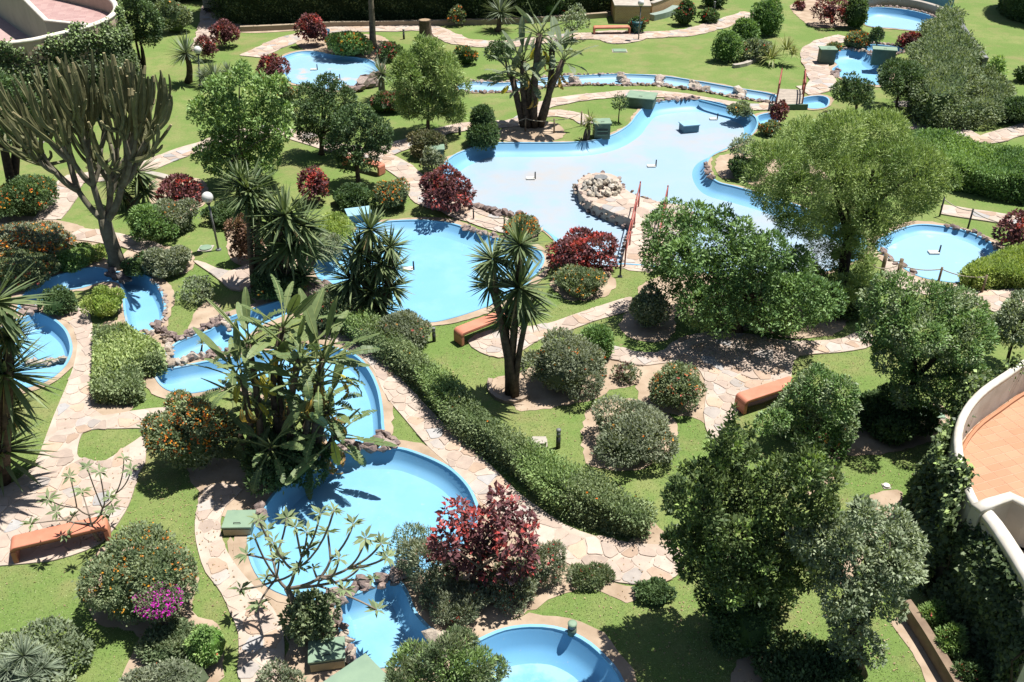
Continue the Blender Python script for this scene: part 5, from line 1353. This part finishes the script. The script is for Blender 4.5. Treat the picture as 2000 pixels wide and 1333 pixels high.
bush("bush", "pale pinkish low shrub beside the weir", "bush", (1420,203,1474,228), P_GREYG, ORANGE, 40, "far bushes", leaf=.09)
redb("small burgundy sprig shrub behind the pine top", (1504,200,1540,248), .1, lobes=8)
# left side
tree("dark_tree", "dark tree with two trunks at the left edge behind the cactus", "tree", (-80,130,84,300), (30,388), P_DARK, GT, leaf=.14, lobes=18, trunk_r=.19, bark=BARK_DARK, stems=2, size=.36)
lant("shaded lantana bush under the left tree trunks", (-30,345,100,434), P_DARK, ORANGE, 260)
lant("wide orange lantana bank left of the cactus foot", (-30,432,152,528), P_GREY, ORANGE, 1400, k=.7)
lant("rusty low lantana in front of the orange bank", (-30,500,110,560), P_LANT, PINKOR, 300, k=.7)
bush("ground_shrub", "yellow-green ground shrub above the hooked stream", "bush", (84,486,180,524), P_BRIGHT, REDFL, 16, "low shrubs by the streams", leaf=.07, k=.7)
bush("ground_shrub", "olive plants between the cactus trunk and the orange bank", "bush", (140,476,215,520), P_YEL, None, 0, "low shrubs by the streams", leaf=.07, k=.6, core=0, dense=.6)
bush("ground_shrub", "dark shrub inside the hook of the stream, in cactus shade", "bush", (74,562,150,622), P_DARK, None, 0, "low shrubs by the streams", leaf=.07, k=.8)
bush("ground_shrub", "yellow-green shrub inside the hook of the stream", "bush", (164,562,244,628), P_YEL, None, 0, "low shrubs by the streams", leaf=.06, k=.8, up=.8)
bush("ground_shrub", "leafy shrub right behind the cactus trunk", "bush", (244,396,352,482), P_FICUS, None, 0, "low shrubs by the streams", leaf=.10, core=0, dense=.8)
redb("low burgundy-green shrub between the cactus and the leaning lamp", (308,345,398,410), .1, k=.75)
bush("ground_shrub", "grey-green lantana left of the leaning lamp", "bush", (292,392,386,462), P_GREY, PINKOR, 90, "low shrubs by the streams", leaf=.07)
bush("ground_shrub", "grey-leaved shrub beside the cactus foot at the stream", "bush", (282,482,374,548), P_GREY, None, 0, "low shrubs by the streams", leaf=.08)
bush("ground_shrub", "dark red-flecked plants at the cactus foot", "bush", (240,500,318,536), P_DARK, REDFL, 24, "low shrubs by the streams", leaf=.08)
bush("ground_shrub", "sparse grey scrub on the dry slope right of the hooked stream", "bush", (344,536,426,606), P_GREYG, None, 0, "low shrubs by the streams", leaf=.07, core=0, dense=.35, k=.5)
bush("ground_shrub", "reddish-brown twiggy shrub right of the leaning lamp", "bush", (446,424,514,522), ((0.10,0.05,0.03),(0.22,0.12,0.07)), ORANGE, 8, "low shrubs by the streams", leaf=.09, core=.5)
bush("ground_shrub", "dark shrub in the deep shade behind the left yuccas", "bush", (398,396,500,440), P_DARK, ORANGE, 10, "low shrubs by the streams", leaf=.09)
bush("ground_shrub", "bright yellow-green bush on the left rim of the round pool", "bush", (604,424,690,488), P_YEL, None, 0, "low shrubs by the streams", leaf=.06, up=.7)
bush("ground_shrub", "grey-green bush below the bright one at the round pool rim", "bush", (598,455,668,520), P_GREY, None, 0, "low shrubs by the streams", leaf=.07)
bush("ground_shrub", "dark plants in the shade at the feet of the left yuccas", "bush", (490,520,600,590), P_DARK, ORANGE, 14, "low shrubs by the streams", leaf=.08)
yucca("yucca", "wide yucca behind the cactus trunk", (262,408), [(268,336,46), (222,350,40), (282,372,34), (240,380,34)], tr=.09)
# cactus
b = g(231, 523); t = thing("candelabra_cactus", tuple(b), "huge candelabra cactus tree with many upright ribbed arms at the left", "cactus")
rng = np.random.default_rng(42)
CACT = plain("cactus_skin", (0.20, 0.20, 0.092), (0.125, 0.13, 0.062), 3.5, .6, .3, .3, 20); CACB = plain("cactus_bark", (0.24, 0.22, 0.165), (0.14, 0.125, 0.09), 5, .85, .1, .5, 20)
CTIP = plain("cactus_old_tip", (0.42, 0.36, 0.2), (0.3, 0.26, 0.13), 8, .7)
tips = []
while len(tips) < 260:
    u = rng.uniform(-20, 336); v = rng.uniform(90, 330) if rng.random() < .6 else rng.uniform(95, 200)
    lo = 96 + abs(u - 170) ** 1.5 * .024; hi = 330 - abs(u - 170) * .2
    if lo < v < hi: tips.append(on_y(u, v, b[1] + rng.uniform(-1.6, 1.6)) - b)
tips = np.array(tips)
tr = link("trunk", Geo().tube([(0, 0, -.05), (0, 0, .5), (-.06, 0, 1.3), (-.05, 0, 1.75)], [.30, .23, .21, .19], 10).mesh("trunk", True), t, CACB)
def arm(a, b_, r0, r1, lev):
    d = b_ - a; L = np.linalg.norm(d)
    ctrl = a + np.array([d[0] * .70 + rng.normal(0, .16), d[1] * .70 + rng.normal(0, .16), d[2] * (.26 + rng.normal(0, .06))]) if lev == 0 else a + np.array([d[0] * .62, d[1] * .62, d[2] * .36])
    n = 9; tt = np.linspace(0, 1, n)[:, None]; P = (1 - tt) ** 2 * a + 2 * tt * (1 - tt) * ctrl + tt ** 2 * b_
    Rr = np.linspace(r0, r1, n) * (1 + (.10 * np.sin(np.arange(n) * 2.1) if lev == 0 else 0)); 
    if lev == 0: Rr = np.maximum(Rr, .042) * rng.uniform(.85, 1.35); Rr[-1] *= .45
    link("arm", Geo().tube(P, Rr, 8, .34 if lev == 0 else .18).mesh("arm", lev > 0), t, CACT if lev < 2 else CACB)
    if lev == 0 and rng.random() < .22:
        link("arm_tip", Geo().tube([b_ - (P[-1] - P[-2]) * .6, b_ + (P[-1] - P[-2]) * .25], [.05, .035], 6).mesh("arm_tip"), t, CTIP)
for k in range(2): pass
grow(rng, np.array([-.05, 0, 1.6]), tips, 4, arm, .125, .40)
yucca("yucca", "left pair of yucca stems behind the leaning lamp", (508,560), [(487,372,66), (470,352,40), (505,398,44)], tr=.10)
yucca("yucca", "tall multi-headed yucca right of the leaning lamp", (552,570), [(556,420,66), (590,440,56), (528,436,50), (566,478,62), (602,478,48), (530,500,48), (560,530,52), (520,545,36), (590,540,44)], feet=[(520,570),(555,575),(580,568),(540,572)], tr=.10)
yucca("yucca", "many-headed yucca in front of the round pool", (716,622), [(722,448,52), (762,482,42), (702,492,46), (742,515,50), (686,545,54), (768,522,40), (728,568,58), (764,560,44), (698,585,46), (740,600,44), (690,515,36)], feet=[(706,622),(726,625),(744,620)], tr=.10)
yucca("yucca", "tall yucca beside the bench, trunk standing in a stone ring", (1004,772), [(1015,478,54), (962,506,52), (1014,562,74), (958,556,44), (990,618,42), (1032,606,44)], feet=[(994,770),(1006,776)], tr=.085)
# long hedge by the channel path
hedge("long_hedge", "long clipped hedge sweeping diagonally beside the stone path", "hedge", [(604,596),(650,612),(700,640),(735,652),(785,698),(835,747),(885,795),(935,835),(1005,893),(1085,948),(1165,985),(1225,1010),(1256,1010),(1266,990),(1208,956),(1143,923),(1093,900),(1053,876),(993,840),(950,805),(893,753),(845,713),(785,656),(740,628),(690,592),(640,570)], .66, P_HEDGE, GH, leaf=.062, rough=.11, bulge=.03, flowers=ORANGE, nfl=26, special=(.28, (.10, .18, .04), (.22, .32, .08)), nmax=60000)
lant("lantana bush at the near left rim of the round pool, merging with the hedge", (596,556,724,650), P_LANT, PINKOR, 60, clip=1)
lant("grey-green lantana left of the bollard at the round pool rim", (730,610,842,690), P_GREY, PINKOR, 60, clip=1)
hedge("block_hedge", "square clipped yellow-green hedge block beside the left paving", "hedge", [(184,638),(246,634),(266,650),(308,672),(312,700),(264,706),(264,756),(182,758)], .52, P_HEDGE, GH, leaf=.085, rough=.05, sharp=True, bulge=.02, special=(.5, (.18, .27, .06), (.33, .40, .13)))
# pool right side
hedge("pool_hedge", "bright yellow-green clipped hedge at the roped pool", "hedge", [(1893,520),(1930,500),(1985,484),(2060,470),(2060,540),(1985,535),(1945,532),(1902,536)], .55, P_YEL, GH, leaf=.07, rough=.07, up=.6)
redb("burgundy shrub at the right edge above the bright hedge", (1946,418,2016,500), .1)
hedge("boundary_hedge", "thick hedge with bright flat top behind the pine on the right", "hedge", [(1770,262),(1800,256),(1860,266),(1930,284),(2060,304),(2060,352),(1930,335),(1860,322),(1790,310)], 1.0, P_FICUS, GH, leaf=.08, rough=.10, special=(.4, (.10, .20, .03), (.2, .32, .06)))
tree("pine_tree", "large soft yellow-green pine beside the largest pool", "tree", (1444,192,1866,545), (1648,585), P_PINE, GT, leaf=.115, aspect=.2, trunk_r=.17, bark=BARK_DARK, up=.5, dense=1.5, nmax=130000, limbs=10, hide=.55, own_scale=.90,
     own=[(1650,258,48),(1572,288,52),(1720,275,66),(1520,330,62),(1600,330,70),(1690,340,72),(1780,330,66),(1820,355,42),(1560,395,56),(1650,405,64),(1740,400,60),(1510,385,36),(1620,460,56),(1688,455,44),(1800,392,34),(1660,510,44),(1590,555,34),(1650,570,40),(1690,558,28),(1560,520,30),(1590,440,36),(1540,440,26),(1490,300,26)])
bush("dark_shrub", "dark leafy mass added to stand for the shadow under the pine", "bush", (1585,548,1725,632), P_DARK, None, 0, "dark undergrowth", leaf=.09, k=.6)  # added dark bush, stands in for the shadow mass below the pine crown
tree("ficus_tree", "big dense dark-green leafy tree covering the walkway end", "tree", (1238,392,1640,668), (1440,648), P_FICUS, GT, leaf=.115, aspect=.42, trunk_r=.14, dense=1.15, nmax=60000, limbs=9,
     own=[(1360,430,38),(1300,455,48),(1380,475,56),(1290,510,40),(1345,540,56),(1430,510,52),(1450,450,26),(1500,490,40),(1550,530,44),(1470,570,66),(1400,600,50),(1560,590,60),(1500,620,48),(1600,600,30),(1360,590,40),(1415,430,22),(1400,545,60),(1470,520,55),(1500,575,50),(1420,600,45),(1340,500,45),(1540,560,40)], own_scale=.95)
bush("grey_shrub", "grey-green shrub on a short stem left of the big leafy tree", "bush", (1229,560,1308,648), P_GREYG, None, 0, "grey-green shrubs", leaf=.085, lobes=12, rough=.38)
lant("orange lantana behind the tall yucca's head", (984,420,1056,470), P_LANT, ORANGE, 400)
redb("burgundy shrub with crimson tops on the bank of the largest pool", (1064,450,1206,540), .28, lobes=20)
lant("olive lantana with orange blooms below the crimson shrub", (1080,514,1184,582), P_LANT, YELLOR, 240)
lant("wide dark lantana left of the small plaza, beside the tall yucca", (1014,648,1182,786), P_GREY, ORANGE, 110)
bush("round_bush", "small round dark-green ball bush at the plaza's left arm", "bush", (1130,634,1201,708), P_FICUS, None, 0, "clipped lantana bushes", leaf=.07, clip=3)
lant("pinkish-orange lantana dome at the plaza edge", (1254,704,1376,812), P_LANT, PINKOR, 330)
lant("large round grey-green lantana dome in a soil ring on the lawn", (1144,784,1318,916), P_GREY, ORANGE, 70)
bush("small_weed", "small ragged shrub in bare soil near the plaza", "bush", (1194,708,1250,752), P_GREY, None, 0, "grey-green shrubs", leaf=.085, core=0, dense=.45, special=(.3, (.10, .05, .05), (.16, .08, .07)))
# right side trees
tree("broad_tree", "broad grey-green tree with a dark underside left of the terrace", "tree", (1680,548,1944,800), (1756,832), P_FICUS, GT, leaf=.085, trunk_r=.11, dense=1.2, nmax=50000, limbs=8, bark=BARK_DARK, special=(.35, (.13, .19, .08), (.22, .28, .13)),
     own=[(1740,585,46),(1810,590,50),(1870,610,46),(1720,640,46),(1790,650,62),(1870,670,56),(1910,650,36),(1740,700,44),(1820,720,54),(1890,730,40),(1780,760,40),(1850,770,40)])
tree("shrub_tree", "low spreading green tree covering the half-hidden bench", "tree", (1478,712,1676,868), (1572,868), P_FICUS, GT, leaf=.08, trunk_r=.07, stems=2, dense=1.1, nmax=34000, special=(.3, (.13, .19, .08), (.20, .27, .12)),
     own=[(1592,756,38),(1632,785,42),(1560,795,40),(1510,822,26),(1590,828,42),(1640,838,30),(1548,842,28)], own_scale=1.0)
tree("edge_tree", "small tree on a thin dark trunk at the right edge", "tree", (1930,574,2040,696), (1966,720), P_GREYG, GT, leaf=.10, trunk_r=.05, bark=BARK_DARK, lobes=16)
tree("spire_tree", "tall dark glossy tree with several pointed tops in the right foreground", "tree", (1284,800,1640,1190), (1450,1240), ((0.030, 0.066, 0.014), (0.105, 0.155, 0.040)), GT, leaf=.09, trunk_r=.15, dense=1.3, nmax=80000, limbs=10, bark=BARK_DARK, special=(.12, (.12, .22, .03), (.24, .34, .06)), up=.6,
     own=[(1430,798,5),(1430,816,8),(1431,838,11),(1462,832,5),(1462,850,9),(1388,852,6),(1388,872,10),(1412,868,11),(1340,918,12),(1322,945,14),(1560,868,12),(1590,880,14),(1625,915,12),(1432,860,26),(1432,895,34),(1410,895,20),(1465,880,16),(1400,940,44),(1350,985,44),(1440,970,60),(1520,930,42),(1575,910,38),(1610,945,30),(1580,985,46),(1320,985,26),(1370,1050,52),(1450,1060,66),(1530,1040,58),(1420,1130,50),(1500,1130,50),(1560,1080,36),(1350,1110,30),(1470,1180,34),(1335,1060,38),(1570,1120,40),(1400,1165,44),(1500,1175,40),(1440,1110,56)])
tree("grey_tree", "grey-green drooping tree in the right foreground below the spire tree", "tree", (1540,985,1800,1300), (1682,1318), P_GREYG, GT, leaf=.08, trunk_r=.09, stems=2, dense=1.05, nmax=60000, limbs=8,
     own=[(1690,1010,34),(1640,1045,46),(1720,1050,52),(1590,1075,36),(1770,1070,36),(1670,1105,58),(1750,1120,48),(1610,1105,28),(1640,1170,42),(1720,1170,42),(1660,1225,42),(1645,1255,28),(1690,1260,34),(1562,1060,22),(1785,1112,24)])
bush("dark_shrub", "dark leafy mass added in place of the shadow around the spire tree trunk", "bush", (1385,1140,1530,1290), P_DARK, None, 0, "dark undergrowth", leaf=.08, k=.7)  # bush added where only the tree's shadow lies on soil and grass
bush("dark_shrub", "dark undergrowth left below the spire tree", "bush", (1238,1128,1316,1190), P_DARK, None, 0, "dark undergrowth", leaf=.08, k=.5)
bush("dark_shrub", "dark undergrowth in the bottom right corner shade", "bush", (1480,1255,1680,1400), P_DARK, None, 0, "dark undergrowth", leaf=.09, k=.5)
bush("dark_shrub", "thin shrubs with red flecks behind the low terrace tree", "bush", (1590,830,1670,905), P_FICUS, PINKOR, 20, "dark undergrowth", leaf=.08, core=0, dense=.5)
bush("dark_shrub", "leafy undergrowth below the broad tree", "bush", (1650,760,1830,860), P_DARK, None, 0, "dark undergrowth", leaf=.09, k=.6, core=.6)
# ivy on the walls
def ivy(label, px, zt, side, seed, n, pal=P_IVY, b0=.12, b1=.55, over=.25, leaf=.10, z0=0.0, ztop=None, sp=None):
    rng = np.random.default_rng(seed); P = smooth_poly(gl(px, zt), .3, False); c = P.mean(0)
    t = thing("wall_ivy", (c[0], c[1], 0), label, "ivy", GH)
    P = P - c; T = norm(np.gradient(P, axis=0)); N = np.c_[-T[:, 1], T[:, 0]] * side
    s = ppm((c[0], c[1], zt * .6)); Ln = leaf_len(s, leaf)
    f_ = rng.uniform(0, len(P) - 1.001, n); i = f_.astype(int); a = (f_ - i)[:, None]
    p = P[i] * (1 - a) + P[i + 1] * a; nn = norm(N[i] * (1 - a) + N[i + 1] * a)
    top = zt + over if ztop is None else ztop
    u = rng.random(n) ** .9; z = z0 + u * (top - z0)
    lump_ = np.sin(f_ * .55 + z * 1.9) * np.sin(f_ * .31 - z * 2.7 + 1)
    off = b1 + (b0 - b1) * u + lump_ * .16 + rng.normal(0, .05, n)
    keep = (z < zt - .25 + .45 * np.sin(f_ * .9) * np.sin(f_ * .37 + 2) + rng.exponential(.10, n)) if ztop is None else np.ones(n, bool)
    q = np.c_[p + nn * off[:, None], z][keep]; o = np.c_[nn, np.full(n, .35)][keep]; m_ = len(q)
    D = norm(o * .5 + rand_dirs(rng, m_) * .8 + np.array([0, 0, -.35])); Nn = norm(o + rand_dirs(rng, m_) * .5 + np.array([0, 0, .5]))
    C = pal_cols(rng, pal, rng.uniform(0, .8, m_) + lump_[keep] * .3)
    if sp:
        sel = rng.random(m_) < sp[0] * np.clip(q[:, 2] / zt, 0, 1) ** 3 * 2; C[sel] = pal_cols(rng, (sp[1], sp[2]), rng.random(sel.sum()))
    l = Ln * rng.uniform(.7, 1.3, m_); V, Q, Cc = leaf_cloud(q, D, Nn, l, l * .8, C)
    link("foliage", quads_mesh("foliage", V, Q, Cc), t, LEAF_G)
    for k in range(0, len(P), 9):
        pts = [(P[k][0] + N[k][0] * (.16 + .2 * (1 - j / 5)) + rng.normal(0, .05), P[k][1] + N[k][1] * (.16 + .2 * (1 - j / 5)) + rng.normal(0, .05), j / 5 * (zt - .3)) for j in range(6)]
        link("stem", Geo().tube(pts, [.03, .028, .024, .02, .015, .01], 5).mesh("stem"), t, BARK_DARK)
    return t
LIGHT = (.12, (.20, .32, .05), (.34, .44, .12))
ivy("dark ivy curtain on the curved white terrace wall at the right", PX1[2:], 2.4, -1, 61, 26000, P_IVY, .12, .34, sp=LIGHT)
ivy("deep shaded ivy covering the lower terrace wall in the bottom right corner", [(1908,985),(1945,1016),(1975,1060),(2010,1116),(2060,1200)], 2.35, -1, 62, 22000, P_IVY, .12, .34, ztop=2.15)
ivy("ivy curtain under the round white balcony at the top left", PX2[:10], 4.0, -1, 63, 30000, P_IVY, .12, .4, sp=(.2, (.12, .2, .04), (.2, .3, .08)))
def flower_bed(label, box, fl, n, pal=P_BRIGHT, **k): return bush("flower_plant", label, "flowers", box, pal, fl, n, "low flowering plants", **{**dict(leaf=.075, aspect=.3, core=.5, k=.6, up=.7), **k})
flower_bed("red-flowered green plants, upper clump along the bed under the ivy wall", (1784,1172,1856,1240), REDFL, 40)
flower_bed("red-flowered green plants, lower clump along the bed under the ivy wall", (1826,1222,1892,1300), REDFL, 40)
flower_bed("red-flowered plants in the lowest part of the bed at the bottom right", (1860,1285,1930,1360), REDFL, 30, P_DARK)
# left foreground
lant("big orange-flowered lantana dome beside the banana plants", (284,762,458,946), P_LANT, ORANGE, 1300, rough=.42)
lant("largest lantana dome, yellow-orange flowers, lower left lawn", (156,1036,386,1240), P_LANT, YELLOR, 520, leaf=.07)
bush("bougainvillea", "magenta bougainvillea bush against the largest lantana dome", "bush", (264,1138,360,1214), P_LANT, MAG, 1500, None, leaf=.06, lobes=12, clip=1, k=5.2)
bush("ground_shrub", "dark green low bush below the bougainvillea", "bush", (272,1212,392,1300), P_LANT, None, 0, "low shrubs by the streams", leaf=.065, clip=1)
bush("ground_shrub", "yellow-green low bush right of the bougainvillea near the path", "bush", (362,1215,446,1310), P_BRIGHT, PINKOR, 24, "low shrubs by the streams", leaf=.06)
bush("ground_shrub", "grey-green mixed shrub at the bottom edge below the dark low bush", "bush", (236,1288,420,1400), P_GREY, PINKOR, 30, "low shrubs by the streams", leaf=.065)
bush("ground_shrub", "untidy pale shrub bed in the bottom left corner", "bush", (-90,1225,160,1420), P_GREYG, REDFL, 10, "low shrubs by the streams", leaf=.09, k=.35, core=.5, rough=.5)
yucca("aloe", "grey spiky aloe rosettes in the bottom left corner", (50,1375), [(46,1282,46, 0), (84,1306,40, 0), (14,1312,36, 0), (60,1322,36, 0)], "spiky tufts", "D", cat="aloe")
yucca("yucca", "huge yucca cut by the left edge, three heads one above another", (4,948), [(-12,590,100), (8,730,100), (-6,880,92), (18,660,60), (14,800,66), (-30,660,80)], feet=[(-8,948),(6,944)], tr=.14)
yucca("tiny_palm", "tiny palm sprouting from the rocks of the cascade", (394,690), [(394,672,16)], "spiky tufts", "F", cat="palm", tr=.03)
strelitzia("bird_of_paradise", "large banana-like clump with torn leaves between the channel and the bright blue pool", (560,905), [(492,905,474,742),(508,915,486,672),(548,925,545,730),(570,920,585,700),(600,915,622,745),(560,900,552,640),(585,905,630,700),(530,900,510,800),(600,910,596,815),(520,905,545,815),(575,915,560,860),(610,905,640,800),(490,900,458,832),(540,915,528,872),(590,915,602,868),(630,905,655,850)], "banana-like clumps", .90, PAD, 14, 6, BARK, .07)
bush("dark_shrub", "shaded leafy growth at the foot of the banana-like clump", "bush", (470,840,640,968), P_DARK, None, 0, "dark undergrowth", leaf=.13, aspect=.35, core=.6, k=.7)
flower_bed("green shrub in front of the bright blue pool, left of the crimson shrub", (772,1046,902,1180), REDFL, 50, P_GREY, core=0, dense=.75)
flower_bed("thin feathery shrub at the pool's right end beside the crimson shrub", (762,1020,850,1110), None, 0, P_GREYG, core=0, dense=.35)
flower_bed("green flowering shrub below the crimson shrub", (820,1130,960,1232), REDFL, 50, P_GREY, core=0, dense=.75)
flower_bed("green shrub with pink sprays at the foot of the crimson shrub", (930,1090,1060,1200), REDFL, 90, P_GREY, core=0, dense=.75)
flower_bed("pink-red flowered plants beside the hedge path", (1020,1058,1112,1160), REDFL, 96, P_GREY, core=0, dense=.75)
flower_bed("small red-flecked plants at the end of the flower bed", (1110,1100,1200,1158), REDFL, 18, P_LANT, dense=.7)
tree("poinsettia_shrub", "big crimson-tipped burgundy shrub in front of the bright blue pool", "shrub", (826,955,1058,1150), (945,1165), P_RED, GR, leaf=.13, aspect=.5, trunk_r=.05, stems=3, limbs=6, dense=.8, special=RED_S(.22), up=.0, own_scale=.9,
     own=[(890,1000,22),(910,1020,30),(975,975,20),(985,1000,30),(950,1035,44),(1005,1050,38),(868,1065,30),(1034,1022,20),(930,1085,46),(1010,1100,36),(850,1080,18)])
tree("dwarf_pine", "dark dense fine-leaved bush at the bottom edge between two pools", "tree", (750,1225,988,1400), (868,1400), P_LANT, GT, leaf=.085, aspect=.24, trunk_r=.06, dense=1.3, nmax=40000, up=.8, special=(.3, (.12, .22, .05), (.22, .34, .08)),
     own=[(905,1255,30),(870,1300,48),(930,1300,44),(815,1290,36),(785,1310,30),(840,1340,50),(910,1345,48),(965,1310,24),(780,1345,30)])
bush("dark_shrub", "leafy shrub around the leaning frangipani trunk", "bush", (556,1150,664,1268), P_LANT, None, 0, "dark undergrowth", leaf=.10, core=.5)
bush("ground_shrub", "pale scrub between the front path and the small basin", "bush", (500,1290,600,1380), P_GREY, None, 0, "low shrubs by the streams", leaf=.07, core=0, dense=.4)

# ------------------------------------------------------------------ frangipani
def tuft(seed, n=12):
    rng = np.random.default_rng(seed); az = np.arange(n) * 2.4 + rng.normal(0, .2, n); el = rng.uniform(-.15, .75, n)
    D = np.c_[np.cos(az) * np.cos(el), np.sin(az) * np.cos(el), np.sin(el)]
    l = rng.uniform(.7, 1.1, n); C = pal_cols(rng, ((0.085, 0.13, 0.05), (0.17, 0.22, 0.09)), rng.random(n))
    N = np.tile([0., 0, 1], (n, 1)) + rand_dirs(rng, n) * .25
    return quads_mesh("leaf_cluster", *leaf_cloud(D * .05, D, N, l, l * .30, C, .12, .2))
TUFT = [tuft(i) for i in range(4)]
FBARK = plain("frangipani_bark", (0.30, 0.25, 0.20), (0.20, 0.165, 0.13), 9, .7, .2, .3, 30)
def frangipani(label, base, fork, tips, r, leaf, dy, levels=2, seed=1, trunk_path=None):
    rng = np.random.default_rng(seed); b = g(*base); t = thing("frangipani", tuple(b), label, "tree", "bare-limbed frangipani trees")
    fk = on_y(fork[0], fork[1], b[1]) - b
    P, Rr = limb((0, 0, 0), fk, r * 1.2, r, rng, 0.02); link("trunk", Geo().tube(P, Rr, 9).mesh("trunk", True), t, FBARK)
    T = np.array([on_y(u, v, b[1] + rng.uniform(-dy, dy)) - b for u, v in tips])
    T[:, 2] = np.maximum(T[:, 2], .35)
    def br(a, c, r0, r1, lev):
        d = c - a; ctrl = a + np.array([d[0] * .62, d[1] * .62, d[2] * .34]); tt = np.linspace(0, 1, 7)[:, None]
        PP = (1 - tt) ** 2 * a + 2 * tt * (1 - tt) * ctrl + tt ** 2 * c
        link("branch", Geo().tube(PP, np.maximum(np.linspace(r0, r1, 7), .011), 6).mesh("branch", True), t, FBARK)
    grow(rng, fk, T, levels, br, r * .62, .48)
    for q in T: link("leaf_cluster", TUFT[int(rng.integers(4))], t, LEAF, tuple(q), (rng.normal(0, .25), rng.normal(0, .25), rng.uniform(0, 6.28)), leaf * rng.uniform(.8, 1.2))
frangipani("bare frangipani with few leaf tufts in front of the long lower-left bench", (196, 1058), (178, 1024), [(242,896),(256,918),(170,914),(194,922),(137,932),(95,976),(213,972),(222,992),(78,1072),(130,1046),(205,1004),(160,960),(110,1000),(150,1035)], .036, .21, .5, 2, 5)
frangipani("large forking frangipani with leaf tufts over the bright blue pool's near edge", (648, 1232), (560, 1150), [(505,1016),(522,1036),(560,1012),(577,1030),(600,1040),(625,1004),(652,998),(690,1024),(714,1052),(744,1062),(756,1088),(535,1060),(482,1084),(602,1074),(662,1092),(640,1128),(700,1112),(728,1132),(520,1130),(470,1152),(545,1092),(585,1108),(672,1152),(505,1182),(736,1192),(498,1052),(640,1040),(612,1110)], .055, .21, .75, 2, 8)

# ------------------------------------------------------------------ short grass standing on the lawns nearest to the viewer
rng = np.random.default_rng(321); n = 190000
q = np.c_[rng.uniform(-12.5, 12.5, n), 10.3 + 16.5 * rng.random(n) ** 1.25]
ok = np.abs(q[:, 0]) < q[:, 1] * .80 + 1.5; q = q[ok]
bad = np.zeros(len(q), bool)
for P in [offset(P, -.2) for P in POOLS.values()] + [P for k, P in PATHS.items() if k != "plaza_left"]:
    if P[:, 1].min() < 27: bad |= inside(q, P)
bad |= inside(q, PATHS["plaza_left"]) & ~inside(q, HOLE_L)
for o in [o for o in bpy.data.objects if o.name.startswith("soil_bed")]:
    co = np.array([v.co[:2] for v in o.data.vertices]); lo, hi = co.min(0), co.max(0)
    if lo[1] > 27: continue
    sel = np.where(((q > lo) & (q < hi)).all(1) & ~bad)[0]
    if len(sel):
        tri = co[np.array([p.vertices[:] for p in o.data.polygons])]
        for t3 in tri: bad[sel] |= inside(q[sel], t3)
q = q[~bad]; n = len(q)
dens = np.sin(q[:, 0] * 1.9 + q[:, 1] * 1.1) * np.sin(q[:, 0] * .8 - q[:, 1] * 1.7) + rng.normal(0, .6, n)
q = q[dens > -.75]; n = len(q)
D = norm(np.c_[rng.normal(0, .9, (n, 2)), np.full(n, .75)]); N = norm(np.c_[rng.normal(0, 1, (n, 2)), np.full(n, .5)])
l = rng.uniform(.016, .038, n); C = pal_cols(rng, ((0.14, 0.205, 0.055), (0.28, 0.325, 0.115)), rng.random(n))
me = quads_mesh("grass_blades", *leaf_cloud(np.c_[q, np.zeros(n)], D, N, l, np.full(n, .016), C))
tag(link("grass_blades", me, None, LEAF), kind="stuff")

# ------------------------------------------------------------------ dry leaves blown about under the trees
rng = np.random.default_rng(77); n = 5200
sp = gl([(1440,1180),(1560,860),(1700,1200),(1760,850),(1450,650),(1640,600),(500,930),(600,1250),(230,520),(540,580),(990,760),(300,950),(1350,1230),(470,1080)])
q = sp[rng.integers(len(sp), size=n)] + rng.normal(0, 1.5, (n, 2))
bad = np.zeros(n, bool); zz = np.full(n, .018)
for P in POOLS.values(): bad |= inside(q, offset(P, -.1))
for i, P in enumerate(PATHS.values()): zz[inside(q, P)] = .052 + .0012 * i
q, zz = q[~bad], zz[~bad]; n = len(q)
D = norm(np.c_[rng.normal(0, 1, (n, 2)), rng.normal(0, .12, n)]); N = norm(np.c_[rng.normal(0, .2, (n, 2)), np.ones(n)])
l = rng.uniform(.03, .065, n); C = pal_cols(rng, ((0.16, 0.10, 0.05), (0.36, 0.25, 0.12)), rng.random(n))
tag(link("fallen_leaves", quads_mesh("fallen_leaves", *leaf_cloud(np.c_[q, zz], D, N, l, l * .45, C, .1, .1)), None, LEAF), kind="stuff")
